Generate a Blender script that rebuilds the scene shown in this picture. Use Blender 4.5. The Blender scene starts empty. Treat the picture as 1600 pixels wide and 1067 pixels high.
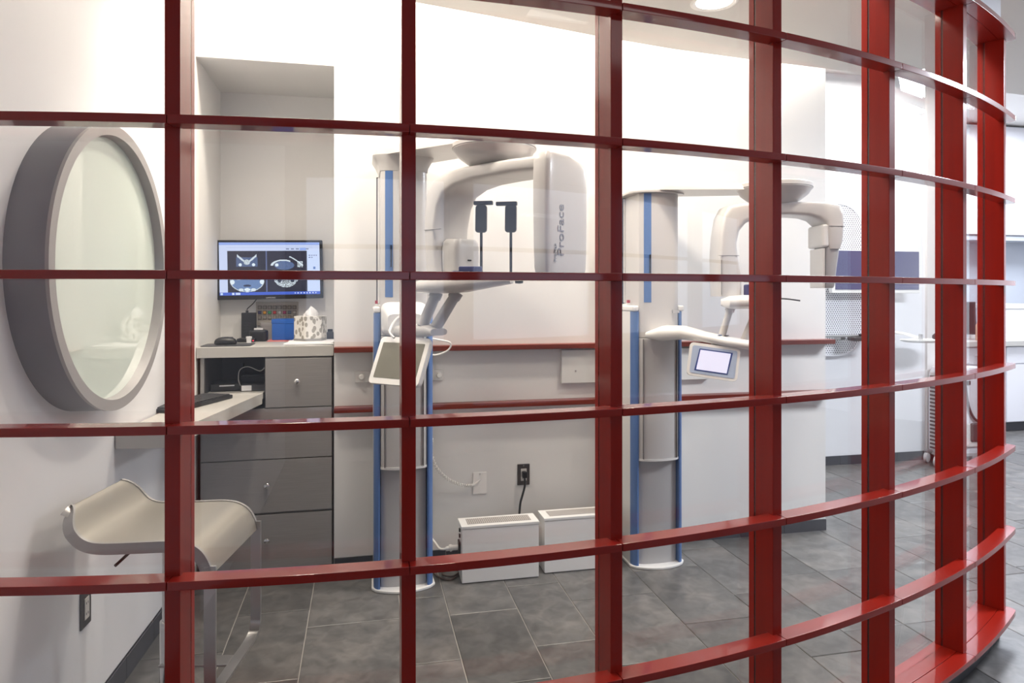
import bpy, bmesh, math, random
from mathutils import Vector, Matrix
import numpy as np
random.seed(7)
C = bpy.context.scene.collection
sc = bpy.context.scene
R_ = math.radians

# ------------------------------------------------------------------ camera
cam_d = bpy.data.cameras.new('camera'); cam = bpy.data.objects.new('camera', cam_d); C.objects.link(cam)
cam.location = (0, 0, 1.5); cam.rotation_euler = (R_(90), 0, R_(-12.39))
cam_d.sensor_width = 36; cam_d.lens = 36 * 1070 / 1600; cam_d.shift_y = -75.5 / 1600
cam_d.clip_start = 0.05
sc.camera = cam
# ------------------------------------------------------------------ world, exposure
wd = bpy.data.worlds.new('daylight'); sc.world = wd; wd.use_nodes = True
bg = wd.node_tree.nodes['Background']; bg.inputs[0].default_value = (0.66, 0.76, 1.0, 1); bg.inputs[1].default_value = 1.5
sc.view_settings.view_transform = 'Standard'; sc.view_settings.look = 'None'
sc.view_settings.exposure = 0.0; sc.view_settings.gamma = 1.0
sc.view_settings.use_curve_mapping = False
# ------------------------------------------------------------------ lights
def area(name, loc, target, sx, sy, power, col=(1, 1, 1), shape='RECTANGLE', spread=180):
    d = bpy.data.lights.new(name, 'AREA'); d.shape = shape; d.size = sx; d.size_y = sy
    d.energy = power; d.color = col; d.spread = R_(spread)
    o = bpy.data.objects.new(name, d); C.objects.link(o); o.location = loc
    o.rotation_euler = (Vector(target) - Vector(loc)).to_track_quat('-Z', 'Y').to_euler()
    return o
WARM = (1.0, 0.89, 0.765); NEUT = (1.0, 0.97, 0.94); COOL = (0.86, 0.91, 1.0)
# perimeter wall-wash slot above the ceiling edge
area('cove_strip_light', (0.12, 3.56, 3.30), (0.12, 3.62, 0), 1.4, 0.10, 34, WARM)
area('cove_strip_light', (1.5, 3.70, 3.30), (1.5, 3.74, 0), 1.4, 0.08, 38, WARM)
area('cove_strip_light', (2.45, 3.765, 3.30), (2.45, 3.79, 0), 0.8, 0.05, 32, NEUT)
# unseen fill lamps added to brighten the treatment area behind the handrail wall
area('ceiling_fill_light', (4.0, 4.6, 3.36), (4.0, 4.6, 0), 1.2, 0.6, 60, NEUT)
area('ceiling_fill_light', (6.3, 5.4, 3.36), (6.3, 5.4, 0), 1.6, 0.8, 165, COOL)
# fill lamps added out of view over the corridor in front of the screen
area('ceiling_fill_light', (4.6, 2.2, 2.885), (4.6, 2.2, 0), 1.2, 0.6, 175, COOL)
area('ceiling_fill_light', (1.6, 0.1, 2.885), (1.6, 0.1, 0), 1.2, 0.6, 5, NEUT)
DOWN = [(1.652, 3.0), (0.45, 2.62), (2.2, 2.42), (-0.36, 3.04), (1.35, 2.2)]  # first fitting is seen; the other four are added out of view for light
DOWN_W = [11, 9.5, 9, 12, 6]

# ------------------------------------------------------------------ materials
MATS = {}
def mat(name, col, rough=0.5, metal=0.0, coat=0.0, spec=0.5, emit=None, estr=0.0, noise=None, bump=0.0, bscale=60, coat_r=0.05):
    m = bpy.data.materials.new(name); m.use_nodes = True
    nt = m.node_tree; b = nt.nodes['Principled BSDF']
    b.inputs['Base Color'].default_value = (*col, 1); b.inputs['Roughness'].default_value = rough
    b.inputs['Metallic'].default_value = metal; b.inputs['Coat Weight'].default_value = coat
    b.inputs['Coat Roughness'].default_value = coat_r
    b.inputs['Specular IOR Level'].default_value = spec
    if emit: b.inputs['Emission Color'].default_value = (*emit, 1); b.inputs['Emission Strength'].default_value = estr
    if noise:                                  # (second colour, scale vector, amount)
        c2, scl, lo, hi = noise
        tc = nt.nodes.new('ShaderNodeTexCoord'); mp = nt.nodes.new('ShaderNodeMapping')
        mp.inputs['Scale'].default_value = scl
        nz = nt.nodes.new('ShaderNodeTexNoise'); nz.inputs['Scale'].default_value = 1; nz.inputs['Detail'].default_value = 6
        mr = nt.nodes.new('ShaderNodeMapRange'); mr.inputs[1].default_value = lo; mr.inputs[2].default_value = hi
        mx = nt.nodes.new('ShaderNodeMix'); mx.data_type = 'RGBA'
        mx.inputs['A'].default_value = (*col, 1); mx.inputs['B'].default_value = (*c2, 1)
        L = nt.links.new
        L(tc.outputs['Object'], mp.inputs[0]); L(mp.outputs[0], nz.inputs['Vector']); L(nz.outputs[0], mr.inputs[0])
        L(mr.outputs[0], mx.inputs['Factor']); L(mx.outputs['Result'], b.inputs['Base Color'])
        if bump:
            bp = nt.nodes.new('ShaderNodeBump'); bp.inputs['Strength'].default_value = bump; bp.inputs['Distance'].default_value = 0.002
            L(nz.outputs[0], bp.inputs['Height']); L(bp.outputs[0], b.inputs['Normal'])
    MATS[name] = m
    return m
RED = mat('red_lacquered_wood', (0.30, 0.010, 0.0035), 0.40, spec=.15, coat=1.0, noise=((0.265, 0.009, 0.0035), (3, 3, 40), .35, .7), coat_r=0.07)
REDV = mat('red_lacquered_wood_upright', (0.30, 0.010, 0.0035), 0.40, spec=.15, coat=0.6, noise=((0.25, 0.009, 0.0035), (40, 40, 2), .35, .7), coat_r=0.10)
REDR = mat('red_stained_handrail', (0.17, 0.025, 0.012), 0.35, noise=((0.12, 0.016, 0.009), (2, 30, 30), .35, .7))
WALL = mat('white_wall_paint', (0.80, 0.79, 0.77), 0.55, noise=((0.77, 0.76, 0.745), (1.5, 1.5, 1.5), .4, .6))
WALLC = mat('cool_white_wall_paint', (0.80, 0.80, 0.82), 0.5, noise=((0.77, 0.77, 0.79), (1.5, 1.5, 1.5), .4, .6))
CEIL = mat('ceiling_paint', (0.72, 0.70, 0.67), 0.8)
BASEB = mat('charcoal_base_tile', (0.045, 0.045, 0.055), 0.35)
GROUT = mat('pale_grout', (0.42, 0.40, 0.37), 0.85)
MWHITE = mat('machine_white', (0.80, 0.79, 0.77), 0.28, coat=0.3)
MSHADE = mat('machine_shade_grey', (0.57, 0.55, 0.535), 0.30, coat=0.2)  # greyer than machine white: shade on back-lit parts is put into the colour
MPALE = mat('machine_panel_grey', (0.46, 0.45, 0.45), 0.35)
MBLUE = mat('machine_blue', (0.085, 0.17, 0.39), 0.35, coat=0.2)
SEAM = mat('dark_seam', (0.16, 0.15, 0.15), 0.6)
BLACK = mat('black_plastic', (0.014, 0.014, 0.017), 0.38)
DKGREY = mat('charcoal_plastic', (0.05, 0.05, 0.055), 0.45)
CHROME = mat('polished_steel', (0.72, 0.71, 0.70), 0.16, metal=1)
STEEL = mat('brushed_steel', (0.55, 0.54, 0.53), 0.34, metal=1)
DSTEEL = mat('dark_steel_plate', (0.13, 0.12, 0.12), 0.35, metal=0.8)
RINGM = mat('grey_painted_metal', (0.21, 0.21, 0.235), 0.45, noise=((0.19, 0.19, 0.215), (6, 6, 6), .4, .6))
RIMM = mat('satin_rim_metal', (0.40, 0.385, 0.385), 0.4, metal=0.3)
LAM = mat('grey_linen_laminate', (0.30, 0.285, 0.28), 0.42, noise=((0.26, 0.25, 0.245), (6, 6, 240), .3, .7))
LAMTOP = mat('pale_grey_laminate', (0.50, 0.485, 0.455), 0.4)
SEAT = mat('satin_champagne_seat', (0.43, 0.405, 0.355), 0.34, metal=0.6)
SEATEDGE = mat('satin_seat_edge', (0.40, 0.39, 0.385), 0.42, metal=0.5)
WPLASTIC = mat('white_plastic', (0.78, 0.77, 0.74), 0.4)
PAPER = mat('white_paper', (0.83, 0.83, 0.84), 0.8)
BLUEBOX = mat('blue_card', (0.015, 0.12, 0.50), 0.4)
PINKMAT = mat('pink_mat', (0.75, 0.22, 0.20), 0.6)
OFFSCR = mat('dark_olive_screen', (0.17, 0.165, 0.135), 0.12, spec=0.5)
TVSCR = mat('slate_blue_screen', (0.10, 0.10, 0.19), 0.10)
LCD = mat('lit_pale_lcd', (0.5, 0.5, 0.6), 0.2, emit=(0.78, 0.78, 1.0), estr=0.62)
LCDFRAME = mat('navy_lcd_frame', (0.03, 0.06, 0.25), 0.3)
LBLUE = mat('pale_blue_bezel', (0.42, 0.50, 0.66), 0.35)
NAVY = mat('navy_pad', (0.05, 0.06, 0.16), 0.45)
CABW = mat('white_cabinet_gloss', (0.80, 0.80, 0.84), 0.25)
SPLASH = mat('blue_grey_splashback', (0.44, 0.47, 0.53), 0.4)
LAMP = mat('lit_lamp_lens', (1, 1, 1), 0.5, emit=(1, 0.95, 0.88), estr=9)
GREENGL = mat('pale_green_glazing', (0.66, 0.74, 0.675), 0.03, spec=0.9, coat=0.8, coat_r=0.01)
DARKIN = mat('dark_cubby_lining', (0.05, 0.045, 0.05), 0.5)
INK = mat('grey_lettering', (0.22, 0.22, 0.26), 0.5)
SILVERINK = mat('silver_lettering', (0.65, 0.65, 0.66), 0.4)
PINK = mat('pink_label', (0.75, 0.10, 0.25), 0.5)
PEACH = mat('peach_bottle', (0.80, 0.50, 0.36), 0.5)
LEDRED = mat('red_led', (0.8, 0.02, 0.05), 0.4, emit=(1, 0.03, 0.08), estr=1.5)
REDBTN = mat('red_button', (0.42, 0.03, 0.05), 0.4)
SOCKET = mat('socket_cream', (0.62, 0.60, 0.57), 0.4)

def slate():
    m = bpy.data.materials.new('slate_tile'); m.use_nodes = True; nt = m.node_tree; L = nt.links.new
    b = nt.nodes['Principled BSDF']; N = nt.nodes.new
    tc = N('ShaderNodeTexCoord'); oi = N('ShaderNodeObjectInfo')
    off = N('ShaderNodeVectorMath'); off.operation = 'SCALE'; off.inputs[0].default_value = (31, 17, 9); L(oi.outputs['Random'], off.inputs['Scale'])
    ad = N('ShaderNodeVectorMath'); ad.operation = 'ADD'; L(tc.outputs['Object'], ad.inputs[0]); L(off.outputs[0], ad.inputs[1])
    n1 = N('ShaderNodeTexNoise'); n1.inputs['Scale'].default_value = 3.2; n1.inputs['Detail'].default_value = 9; n1.inputs['Distortion'].default_value = 1.6
    n2 = N('ShaderNodeTexNoise'); n2.inputs['Scale'].default_value = 16; n2.inputs['Detail'].default_value = 8; n2.inputs['Distortion'].default_value = .8
    L(ad.outputs[0], n1.inputs['Vector']); L(ad.outputs[0], n2.inputs['Vector'])
    cr = N('ShaderNodeValToRGB'); e = cr.color_ramp.elements
    e[0].position = .28; e[0].color = (0.060, 0.059, 0.058, 1); e[1].position = .74; e[1].color = (0.115, 0.108, 0.102, 1)
    k = cr.color_ramp.elements.new(.5); k.color = (0.085, 0.083, 0.081, 1)
    L(n1.outputs[0], cr.inputs[0])
    mr = N('ShaderNodeMapRange'); mr.inputs[3].default_value = .78; mr.inputs[4].default_value = 1.22; L(oi.outputs['Random'], mr.inputs[0])
    mm = N('ShaderNodeMapRange'); mm.inputs[1].default_value = .3; mm.inputs[2].default_value = .7; mm.inputs[3].default_value = .86; mm.inputs[4].default_value = 1.52; L(n2.outputs[0], mm.inputs[0])
    pr = N('ShaderNodeMath'); pr.operation = 'MULTIPLY'; L(mr.outputs[0], pr.inputs[0]); L(mm.outputs[0], pr.inputs[1])
    sv = N('ShaderNodeVectorMath'); sv.operation = 'SCALE'; L(cr.outputs[0], sv.inputs[0]); L(pr.outputs[0], sv.inputs['Scale'])
    # reddish rust tint in patches
    n3 = N('ShaderNodeTexNoise'); n3.inputs['Scale'].default_value = 1.5; L(ad.outputs[0], n3.inputs['Vector'])
    r3 = N('ShaderNodeMapRange'); r3.inputs[1].default_value = .55; r3.inputs[2].default_value = .8; r3.inputs[4].default_value = .5; L(n3.outputs[0], r3.inputs[0])
    mx = N('ShaderNodeMix'); mx.data_type = 'RGBA'; L(r3.outputs[0], mx.inputs['Factor']); L(sv.outputs[0], mx.inputs['A']); mx.inputs['B'].default_value = (0.12, 0.095, 0.083, 1)
    L(mx.outputs['Result'], b.inputs['Base Color'])
    rr = N('ShaderNodeMapRange'); rr.inputs[3].default_value = .24; rr.inputs[4].default_value = .44; L(n1.outputs[0], rr.inputs[0]); L(rr.outputs[0], b.inputs['Roughness'])
    bp = N('ShaderNodeBump'); bp.inputs['Strength'].default_value = .22; bp.inputs['Distance'].default_value = .004
    hs = N('ShaderNodeMath'); hs.operation = 'MULTIPLY_ADD'; hs.inputs[1].default_value = .35; L(n2.outputs[0], hs.inputs[0]); L(n1.outputs[0], hs.inputs[2])
    L(hs.outputs[0], bp.inputs['Height']); L(bp.outputs[0], b.inputs['Normal'])
    return m
SLATE = slate()

def glass_mat(name, tint, refl=1.0):
    m = bpy.data.materials.new(name); m.use_nodes = True; nt = m.node_tree; L = nt.links.new
    for n in list(nt.nodes):
        if n.type == 'BSDF_PRINCIPLED': nt.nodes.remove(n)
    out = nt.nodes['Material Output']; t = nt.nodes.new('ShaderNodeBsdfTransparent'); t.inputs[0].default_value = (*tint, 1)
    g = nt.nodes.new('ShaderNodeBsdfGlossy'); g.inputs['Roughness'].default_value = 0.0; g.inputs['Color'].default_value = (refl, refl, refl, 1)
    f = nt.nodes.new('ShaderNodeFresnel'); ge = nt.nodes.new('ShaderNodeNewGeometry')
    ior = nt.nodes.new('ShaderNodeMapRange'); ior.inputs[3].default_value = 1.45; ior.inputs[4].default_value = 1 / 1.45   # same pane from both of its faces
    L(ge.outputs['Backfacing'], ior.inputs[0]); L(ior.outputs[0], f.inputs[0]); mx = nt.nodes.new('ShaderNodeMixShader')
    L(f.outputs[0], mx.inputs[0]); L(t.outputs[0], mx.inputs[1]); L(g.outputs[0], mx.inputs[2]); L(mx.outputs[0], out.inputs[0])
    return m
GLASS = glass_mat('clear_pane_glass', (0.985, 0.99, 0.985))

def perf_mat():
    m = bpy.data.materials.new('perforated_white_metal'); m.use_nodes = True; nt = m.node_tree; L = nt.links.new; N = nt.nodes.new
    b = nt.nodes['Principled BSDF']; b.inputs['Roughness'].default_value = .4
    tc = N('ShaderNodeTexCoord'); sp = N('ShaderNodeSeparateXYZ'); L(tc.outputs['Object'], sp.inputs[0])
    def math_(op, a, bb=None, c=None):
        n = N('ShaderNodeMath'); n.operation = op
        for i, v in enumerate((a, bb, c)):
            if v is None: continue
            if isinstance(v, (int, float)): n.inputs[i].default_value = v
            else: L(v, n.inputs[i])
        return n.outputs[0]
    P = 0.022
    def dots(ox, oz):
        fx = math_('SUBTRACT', math_('FRACT', math_('MULTIPLY_ADD', sp.outputs[0], 1 / P, ox + 100)), .5)
        fz = math_('SUBTRACT', math_('FRACT', math_('MULTIPLY_ADD', sp.outputs[2], 1 / (P * 1.6), oz + 100)), .5)
        fz = math_('MULTIPLY', fz, 1.6)
        d = math_('SQRT', math_('ADD', math_('MULTIPLY', fx, fx), math_('MULTIPLY', fz, fz)))
        return math_('LESS_THAN', d, .27)
    k = math_('MAXIMUM', dots(0, 0), dots(.5, .5))
    mx = N('ShaderNodeMix'); mx.data_type = 'RGBA'; mx.inputs['A'].default_value = (.82, .82, .85, 1); mx.inputs['B'].default_value = (.10, .10, .14, 1)
    L(k, mx.inputs['Factor']); L(mx.outputs['Result'], b.inputs['Base Color'])
    return m
PERF = perf_mat()

def tissue_mat():
    m = bpy.data.materials.new('leaf_print_card'); m.use_nodes = True; nt = m.node_tree; L = nt.links.new; N = nt.nodes.new
    b = nt.nodes['Principled BSDF']; b.inputs['Roughness'].default_value = .6
    tc = N('ShaderNodeTexCoord'); mp = N('ShaderNodeMapping'); mp.inputs['Scale'].default_value = (44, 44, 30); L(tc.outputs['Object'], mp.inputs[0])
    v = N('ShaderNodeTexVoronoi'); v.inputs['Scale'].default_value = 1; L(mp.outputs[0], v.inputs['Vector'])
    mr = N('ShaderNodeMapRange'); mr.inputs[1].default_value = .40; mr.inputs[2].default_value = .46; L(v.outputs['Distance'], mr.inputs[0])
    mx = N('ShaderNodeMix'); mx.data_type = 'RGBA'; mx.inputs['A'].default_value = (.34, .32, .28, 1); mx.inputs['B'].default_value = (.80, .78, .74, 1)
    L(mr.outputs[0], mx.inputs['Factor']); L(mx.outputs['Result'], b.inputs['Base Color'])
    return m
TISSUE = tissue_mat()
def dotplate_mat():
    m = bpy.data.materials.new('perforated_cover_metal'); m.use_nodes = True; nt = m.node_tree; L = nt.links.new; N = nt.nodes.new
    b = nt.nodes['Principled BSDF']; b.inputs['Roughness'].default_value = .45
    tc = N('ShaderNodeTexCoord'); mp = N('ShaderNodeMapping'); mp.inputs['Scale'].default_value = (95, 95, 95); L(tc.outputs['Object'], mp.inputs[0])
    v = N('ShaderNodeTexVoronoi'); v.inputs['Randomness'].default_value = 0; v.inputs['Scale'].default_value = 1; L(mp.outputs[0], v.inputs['Vector'])
    mr = N('ShaderNodeMapRange'); mr.inputs[1].default_value = .46; mr.inputs[2].default_value = .52; L(v.outputs['Distance'], mr.inputs[0])
    mx = N('ShaderNodeMix'); mx.data_type = 'RGBA'; mx.inputs['A'].default_value = (.22, .20, .19, 1); mx.inputs['B'].default_value = (.72, .69, .65, 1)
    L(mr.outputs[0], mx.inputs['Factor']); L(mx.outputs['Result'], b.inputs['Base Color'])
    return m
DOTS = dotplate_mat()

# ------------------------------------------------------------------ geometry helpers: a geo is (verts, faces)
def join(*gs):
    V, F = [], []
    for v, f in gs:
        n = len(V); V += [tuple(p) for p in v]; F += [tuple(i + n for i in q) for q in f]
    return V, F
def box(x0, x1, y0, y1, z0, z1):
    V = [(x0, y0, z0), (x1, y0, z0), (x1, y1, z0), (x0, y1, z0), (x0, y0, z1), (x1, y0, z1), (x1, y1, z1), (x0, y1, z1)]
    return V, [(0, 3, 2, 1), (4, 5, 6, 7), (0, 1, 5, 4), (1, 2, 6, 5), (2, 3, 7, 6), (3, 0, 4, 7)]
def xf(g, M): return [tuple(M @ Vector(p)) for p in g[0]], g[1]
def frame(o, ex, ey, ez):
    M = Matrix.Identity(4)
    for i, e in enumerate((ex, ey, ez)): M[0][i], M[1][i], M[2][i] = e
    M[0][3], M[1][3], M[2][3] = o
    return M
def rz(o, deg): return Matrix.Translation(o) @ Matrix.Rotation(R_(deg), 4, 'Z')
def prism(pts, z0, z1):
    n = len(pts); V = [(x, y, z0) for x, y in pts] + [(x, y, z1) for x, y in pts]
    return V, [tuple(range(n))[::-1], tuple(range(n, 2 * n))] + [(i, (i + 1) % n, n + (i + 1) % n, n + i) for i in range(n)]
def rings(rs, closed=True, caps=True):
    n = len(rs[0]); V = [tuple(p) for r in rs for p in r]; F = []
    for k in range(len(rs) - 1):
        for i in range(n if closed else n - 1):
            j = (i + 1) % n; F.append((k * n + i, k * n + j, (k + 1) * n + j, (k + 1) * n + i))
    if caps and closed:
        F.append(tuple(range(n))[::-1]); F.append(tuple((len(rs) - 1) * n + i for i in range(n)))
    return V, F
def lathe(prof, seg=32, o=(0, 0, 0), sx=1, sy=1):
    rs = [[(o[0] + r * sx * math.cos(2 * math.pi * i / seg), o[1] + r * sy * math.sin(2 * math.pi * i / seg), o[2] + z) for i in range(seg)] for r, z in prof]
    return rings(rs, caps=False)
def tube(pts, r, seg=10):
    P = [Vector(p) for p in pts]; rs = []
    up = None
    for i, p in enumerate(P):
        t = (P[min(i + 1, len(P) - 1)] - P[max(i - 1, 0)]).normalized()
        if up is None: up = t.orthogonal().normalized()
        up = (up - t * up.dot(t)).normalized(); b = t.cross(up)
        rr = r[i] if isinstance(r, (list, tuple)) else r
        rs.append([p + up * rr * math.cos(2 * math.pi * k / seg) + b * rr * math.sin(2 * math.pi * k / seg) for k in range(seg)])
    return rings(rs)
def smoothpath(pts, n=6):
    P = [Vector(p) for p in pts]; out = []
    for i in range(len(P) - 1):
        p0, p1, p2, p3 = P[max(i - 1, 0)], P[i], P[i + 1], P[min(i + 2, len(P) - 1)]
        for k in range(n):
            t = k / n
            out.append(.5 * ((2 * p1) + (p2 - p0) * t + (2 * p0 - 5 * p1 + 4 * p2 - p3) * t * t + (3 * p1 - p0 - 3 * p2 + p3) * t ** 3))
    return out + [P[-1]]
def rrect(w, h, r, n=5, ox=0, oy=0):
    pts = []
    for cx, cy, a in ((w / 2 - r, h / 2 - r, 0), (-w / 2 + r, h / 2 - r, 90), (-w / 2 + r, -h / 2 + r, 180), (w / 2 - r, -h / 2 + r, 270)):
        for k in range(n + 1):
            t = R_(a + 90 * k / n); pts.append((ox + cx + r * math.cos(t), oy + cy + r * math.sin(t)))
    return pts
def superell(a, b, n=24, e=3.5):
    out = []
    for k in range(n):
        t = 2 * math.pi * k / n; c, s = math.cos(t), math.sin(t)
        out.append((a * math.copysign(abs(c) ** (2 / e), c), b * math.copysign(abs(s) ** (2 / e), s)))
    return out

WL = {}
def wloc(o):
    return WL.get(o.name, Vector((0, 0, 0)))
def mk(name, g, m, parent=None, bevel=0.0, seg=2, smooth=False, label=None, cat=None, group=None, kind=None, org=None, ang=35):
    V = np.array(g[0], dtype=float)
    lo, hi = V.min(0), V.max(0)
    o0 = Vector(org) if org else (Vector(((lo + hi) / 2)) if parent else Vector(((lo[0] + hi[0]) / 2, (lo[1] + hi[1]) / 2, lo[2])))
    me = bpy.data.meshes.new(name)
    me.from_pydata([tuple(p) for p in (V - np.array(o0))], [], [list(f) for f in g[1]])
    bm = bmesh.new(); bm.from_mesh(me)
    bmesh.ops.remove_doubles(bm, verts=bm.verts, dist=1e-6)
    bmesh.ops.recalc_face_normals(bm, faces=bm.faces)
    if bevel:
        es = [e for e in bm.edges if len(e.link_faces) == 2 and e.calc_face_angle(0) > R_(ang)]
        bmesh.ops.bevel(bm, geom=es, offset=bevel, segments=seg, profile=.5, affect='EDGES', clamp_overlap=True)
    bm.to_mesh(me); bm.free()
    if smooth or bevel:
        me.shade_smooth(); me.set_sharp_from_angle(angle=R_(40))
    for x in (m if isinstance(m, (list, tuple)) else [m]): me.materials.append(x)
    o = bpy.data.objects.new(name, me); C.objects.link(o)
    if parent:
        o.parent = parent; o.location = o0 - wloc(parent)
    else: o.location = o0
    WL[o.name] = o0
    if bevel:
        wn = o.modifiers.new('weighted_normals', 'WEIGHTED_NORMAL'); wn.keep_sharp = True; wn.weight = 100
    tag(o, label, cat, group, kind)
    return o
def tag(o, label=None, cat=None, group=None, kind=None):
    if label: o['label'] = label
    if cat: o['category'] = cat
    if group: o['group'] = group
    if kind: o['kind'] = kind
def thing(name, loc, label, cat, group=None, kind=None):
    o = bpy.data.objects.new(name, None); C.objects.link(o); o.location = loc; o.empty_display_size = .1
    WL[o.name] = Vector(loc); tag(o, label, cat, group, kind); return o
def text(name, s, size, M, m, parent, extr=.0006, align='CENTER', label=None):
    cu = bpy.data.curves.new(name, 'FONT'); cu.body = s; cu.size = size; cu.extrude = extr; cu.align_x = align; cu.align_y = 'CENTER'
    tmp = bpy.data.objects.new(name + '_outline', cu); C.objects.link(tmp); bpy.context.view_layer.update()
    me = bpy.data.meshes.new_from_object(tmp.evaluated_get(bpy.context.evaluated_depsgraph_get()))
    bpy.data.objects.remove(tmp); me.materials.clear(); me.materials.append(m)
    o = bpy.data.objects.new(name, me); C.objects.link(o)
    o.parent = parent; M = M.copy(); M.translation = M.translation - wloc(parent); o.matrix_local = M
    WL[o.name] = wloc(parent) + M.translation
    if label: o['label'] = label
    return o

# ================================================================== SETTING
H_CEIL = 2.9
def wx(y): return -0.879 + (y - 3.356) * 0.0533        # face of the left wall
CC = Vector((0.1075, 6.7069)); TH = 12.39                 # centre of the curved screen
def pol(a, r, z=None):
    b = R_(a - TH); p = (CC.x + r * math.sin(b), CC.y - r * math.cos(b))
    return p if z is None else (p[0], p[1], z)

# ---- floor with slate tiles
fl = mk('floor', join(box(-1.3, 8.5, 1.2, 8.0, -.10, -.004), box(-1.3, 8.5, -2.7, 1.2, -.10, 0.0)), [GROUT, SLATE], kind='structure', label='grey slate tile floor with pale grout joints', org=(0, 0, -.1))
for p in fl.data.polygons:
    if (p.center.y) < 1.2 + 1e-4: p.material_index = 1
edges = [-1.15, -.565, -.24, .18, .40, .725, 1.0, 1.43, 1.81, 2.085, 2.40, 2.83, 3.10, 3.50, 3.83, 4.2, 4.52, 4.93, 5.24, 5.62, 6.0, 6.33, 6.74, 7.1, 7.48, 7.9, 8.35]
phase = [3.06, 3.38, 3.198, 3.386, 3.175, 3.418, 3.2, 2.865, 3.095]
tile_cache = {}
def tile_mesh(w, l):
    key = (round(w, 3), round(l, 3))
    if key in tile_cache: return tile_cache[key]
    g = .0035; x, y = w / 2 - g / 2, l / 2 - g / 2; c = .003
    V = [(-x, -y, -.006), (x, -y, -.006), (x, y, -.006), (-x, y, -.006), (-x, -y, -.0015), (x, -y, -.0015), (x, y, -.0015), (-x, y, -.0015),
         (-x + c, -y + c, 0), (x - c, -y + c, 0), (x - c, y - c, 0), (-x + c, y - c, 0)]
    F = [(0, 1, 5, 4), (1, 2, 6, 5), (2, 3, 7, 6), (3, 0, 4, 7), (4, 5, 9, 8), (5, 6, 10, 9), (6, 7, 11, 10), (7, 4, 8, 11), (8, 9, 10, 11)]
    me = bpy.data.meshes.new('floor_tile'); me.from_pydata(V, [], F); me.materials.append(SLATE); tile_cache[key] = me
    return me
for i in range(len(edges) - 1):
    x0, x1 = edges[i], edges[i + 1]
    ph = phase[i] if i < len(phase) else random.uniform(3, 3.6)
    L = .60
    ys = []; y = ph - L * math.ceil((ph - 1.2) / L)
    while y < 7.0: ys.append((y, y + L)); y += L
    for (a, b) in ys:
        a = max(a, 1.2); b = min(b, 7.0)
        if b - a < .05: continue
        o = bpy.data.objects.new('floor_tile', tile_mesh(x1 - x0, b - a)); C.objects.link(o); o.parent = fl
        o.location = ((x0 + x1) / 2, (a + b) / 2, .1 + random.uniform(-.0005, .0005))

# ---- walls
def wall(name, g, m=WALL, label=None): return mk(name, g, m, kind='structure', label=label)
wall('wall_left', prism([(wx(-2.7), -2.7), (wx(3.82), 3.82), (wx(3.82) - .15, 3.82), (wx(-2.7) - .15, -2.7)], 0, 3.5), WALLC, label='white left wall carrying the round window')
wb = wall('wall_back', join(box(-.145, 2.877, 3.82, 4.47, 0, 3.5)), WALL, label='white wall behind the scanners with red handrails')
wall('wall_niche_back', box(-.99, -.145, 4.46, 4.58, 0, 3.5), label='white back of the workstation niche')
wall('wall_niche_side', box(-.99, -.84, 3.82, 4.46, 0, 3.5), label='white side of the workstation niche')
wall('wall_niche_soffit', box(-.84, -.145, 3.82, 4.46, 2.727, 3.5), label='white soffit over the workstation niche')
wall('wall_far', box(2.2, 4.97, 5.24, 5.4, 0, 3.5), WALLC, label='white far wall with the perforated panel')
wall('wall_pier', box(4.97, 5.28, 5.215, 5.4, 0, 3.5), WALL, label='off-white wall pier beside the mobile unit')
wall('wall_end', box(5.0, 8.6, 6.72, 6.85, 0, 3.5), WALLC, label='white end wall behind the far counter')
wall('wall_right', box(8.4, 8.55, -2.7, 6.72, 0, 3.5), WALLC)
# street front behind the viewer (unseen) with windows; sill and dark paint darken reflections
fr = [box(-1.3, 8.5, -2.85, -2.7, 0, 1.0), box(-1.3, 8.5, -2.85, -2.7, 2.6, 3.5)]
for xx in (-1.3, 1.0, 3.4, 5.8, 8.2): fr.append(box(xx, xx + .3, -2.85, -2.7, 1.0, 2.6))
wall('wall_front', join(*fr), mat('warm_grey_paint', (0.22, 0.19, 0.18), 0.6))
for n_, (xa, xb) in enumerate(((-1.0, 1.0), (1.3, 3.4), (3.7, 5.8), (6.1, 8.2)), 1):
    w_ = mk('window_%d' % n_, join(box(xa, xb, -2.80, -2.74, 1.0, 1.06), box(xa, xb, -2.80, -2.74, 2.54, 2.6), box(xa, xa + .06, -2.80, -2.74, 1.06, 2.54), box(xb - .06, xb, -2.80, -2.74, 1.06, 2.54), box(xa + .06, xb - .06, -2.79, -2.75, 1.9, 1.94)), DKGREY, kind='structure')
    mk('pane', box(xa + .06, xb - .06, -2.775, -2.769, 1.06, 1.9), GLASS, w_)
    mk('pane', box(xa + .06, xb - .06, -2.775, -2.769, 1.94, 2.54), GLASS, w_)
# ---- ceilings
edge = [(-1.3, 3.02), (-.5, 3.17), (.225, 3.314), (.8, 3.44), (1.262, 3.548), (1.75, 3.64), (2.242, 3.700), (3.1, 3.777), (4.1, 3.909), (5.0, 3.99), (8.5, 4.3)]
V, F = [], []
for x, y in edge:
    V += [(x, -2.7, H_CEIL), (x, y, H_CEIL), (x, y, H_CEIL + .12), (x, -2.7, H_CEIL + .12)]
for i in range(len(edge) - 1):
    for k in range(4):
        a, b = 4 * i + k, 4 * i + (k + 1) % 4; F.append((a, b, b + 4, a + 4))
F += [(0, 1, 2, 3), tuple(4 * (len(edge) - 1) + k for k in (3, 2, 1, 0))]
mk('ceiling', (V, F), CEIL, kind='structure', label='lower grey-white ceiling with a stepped back edge')
mk('ceiling_upper', box(-1.3, 8.5, 2.6, 8.0, 3.42, 3.5), CEIL, kind='structure')
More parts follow.
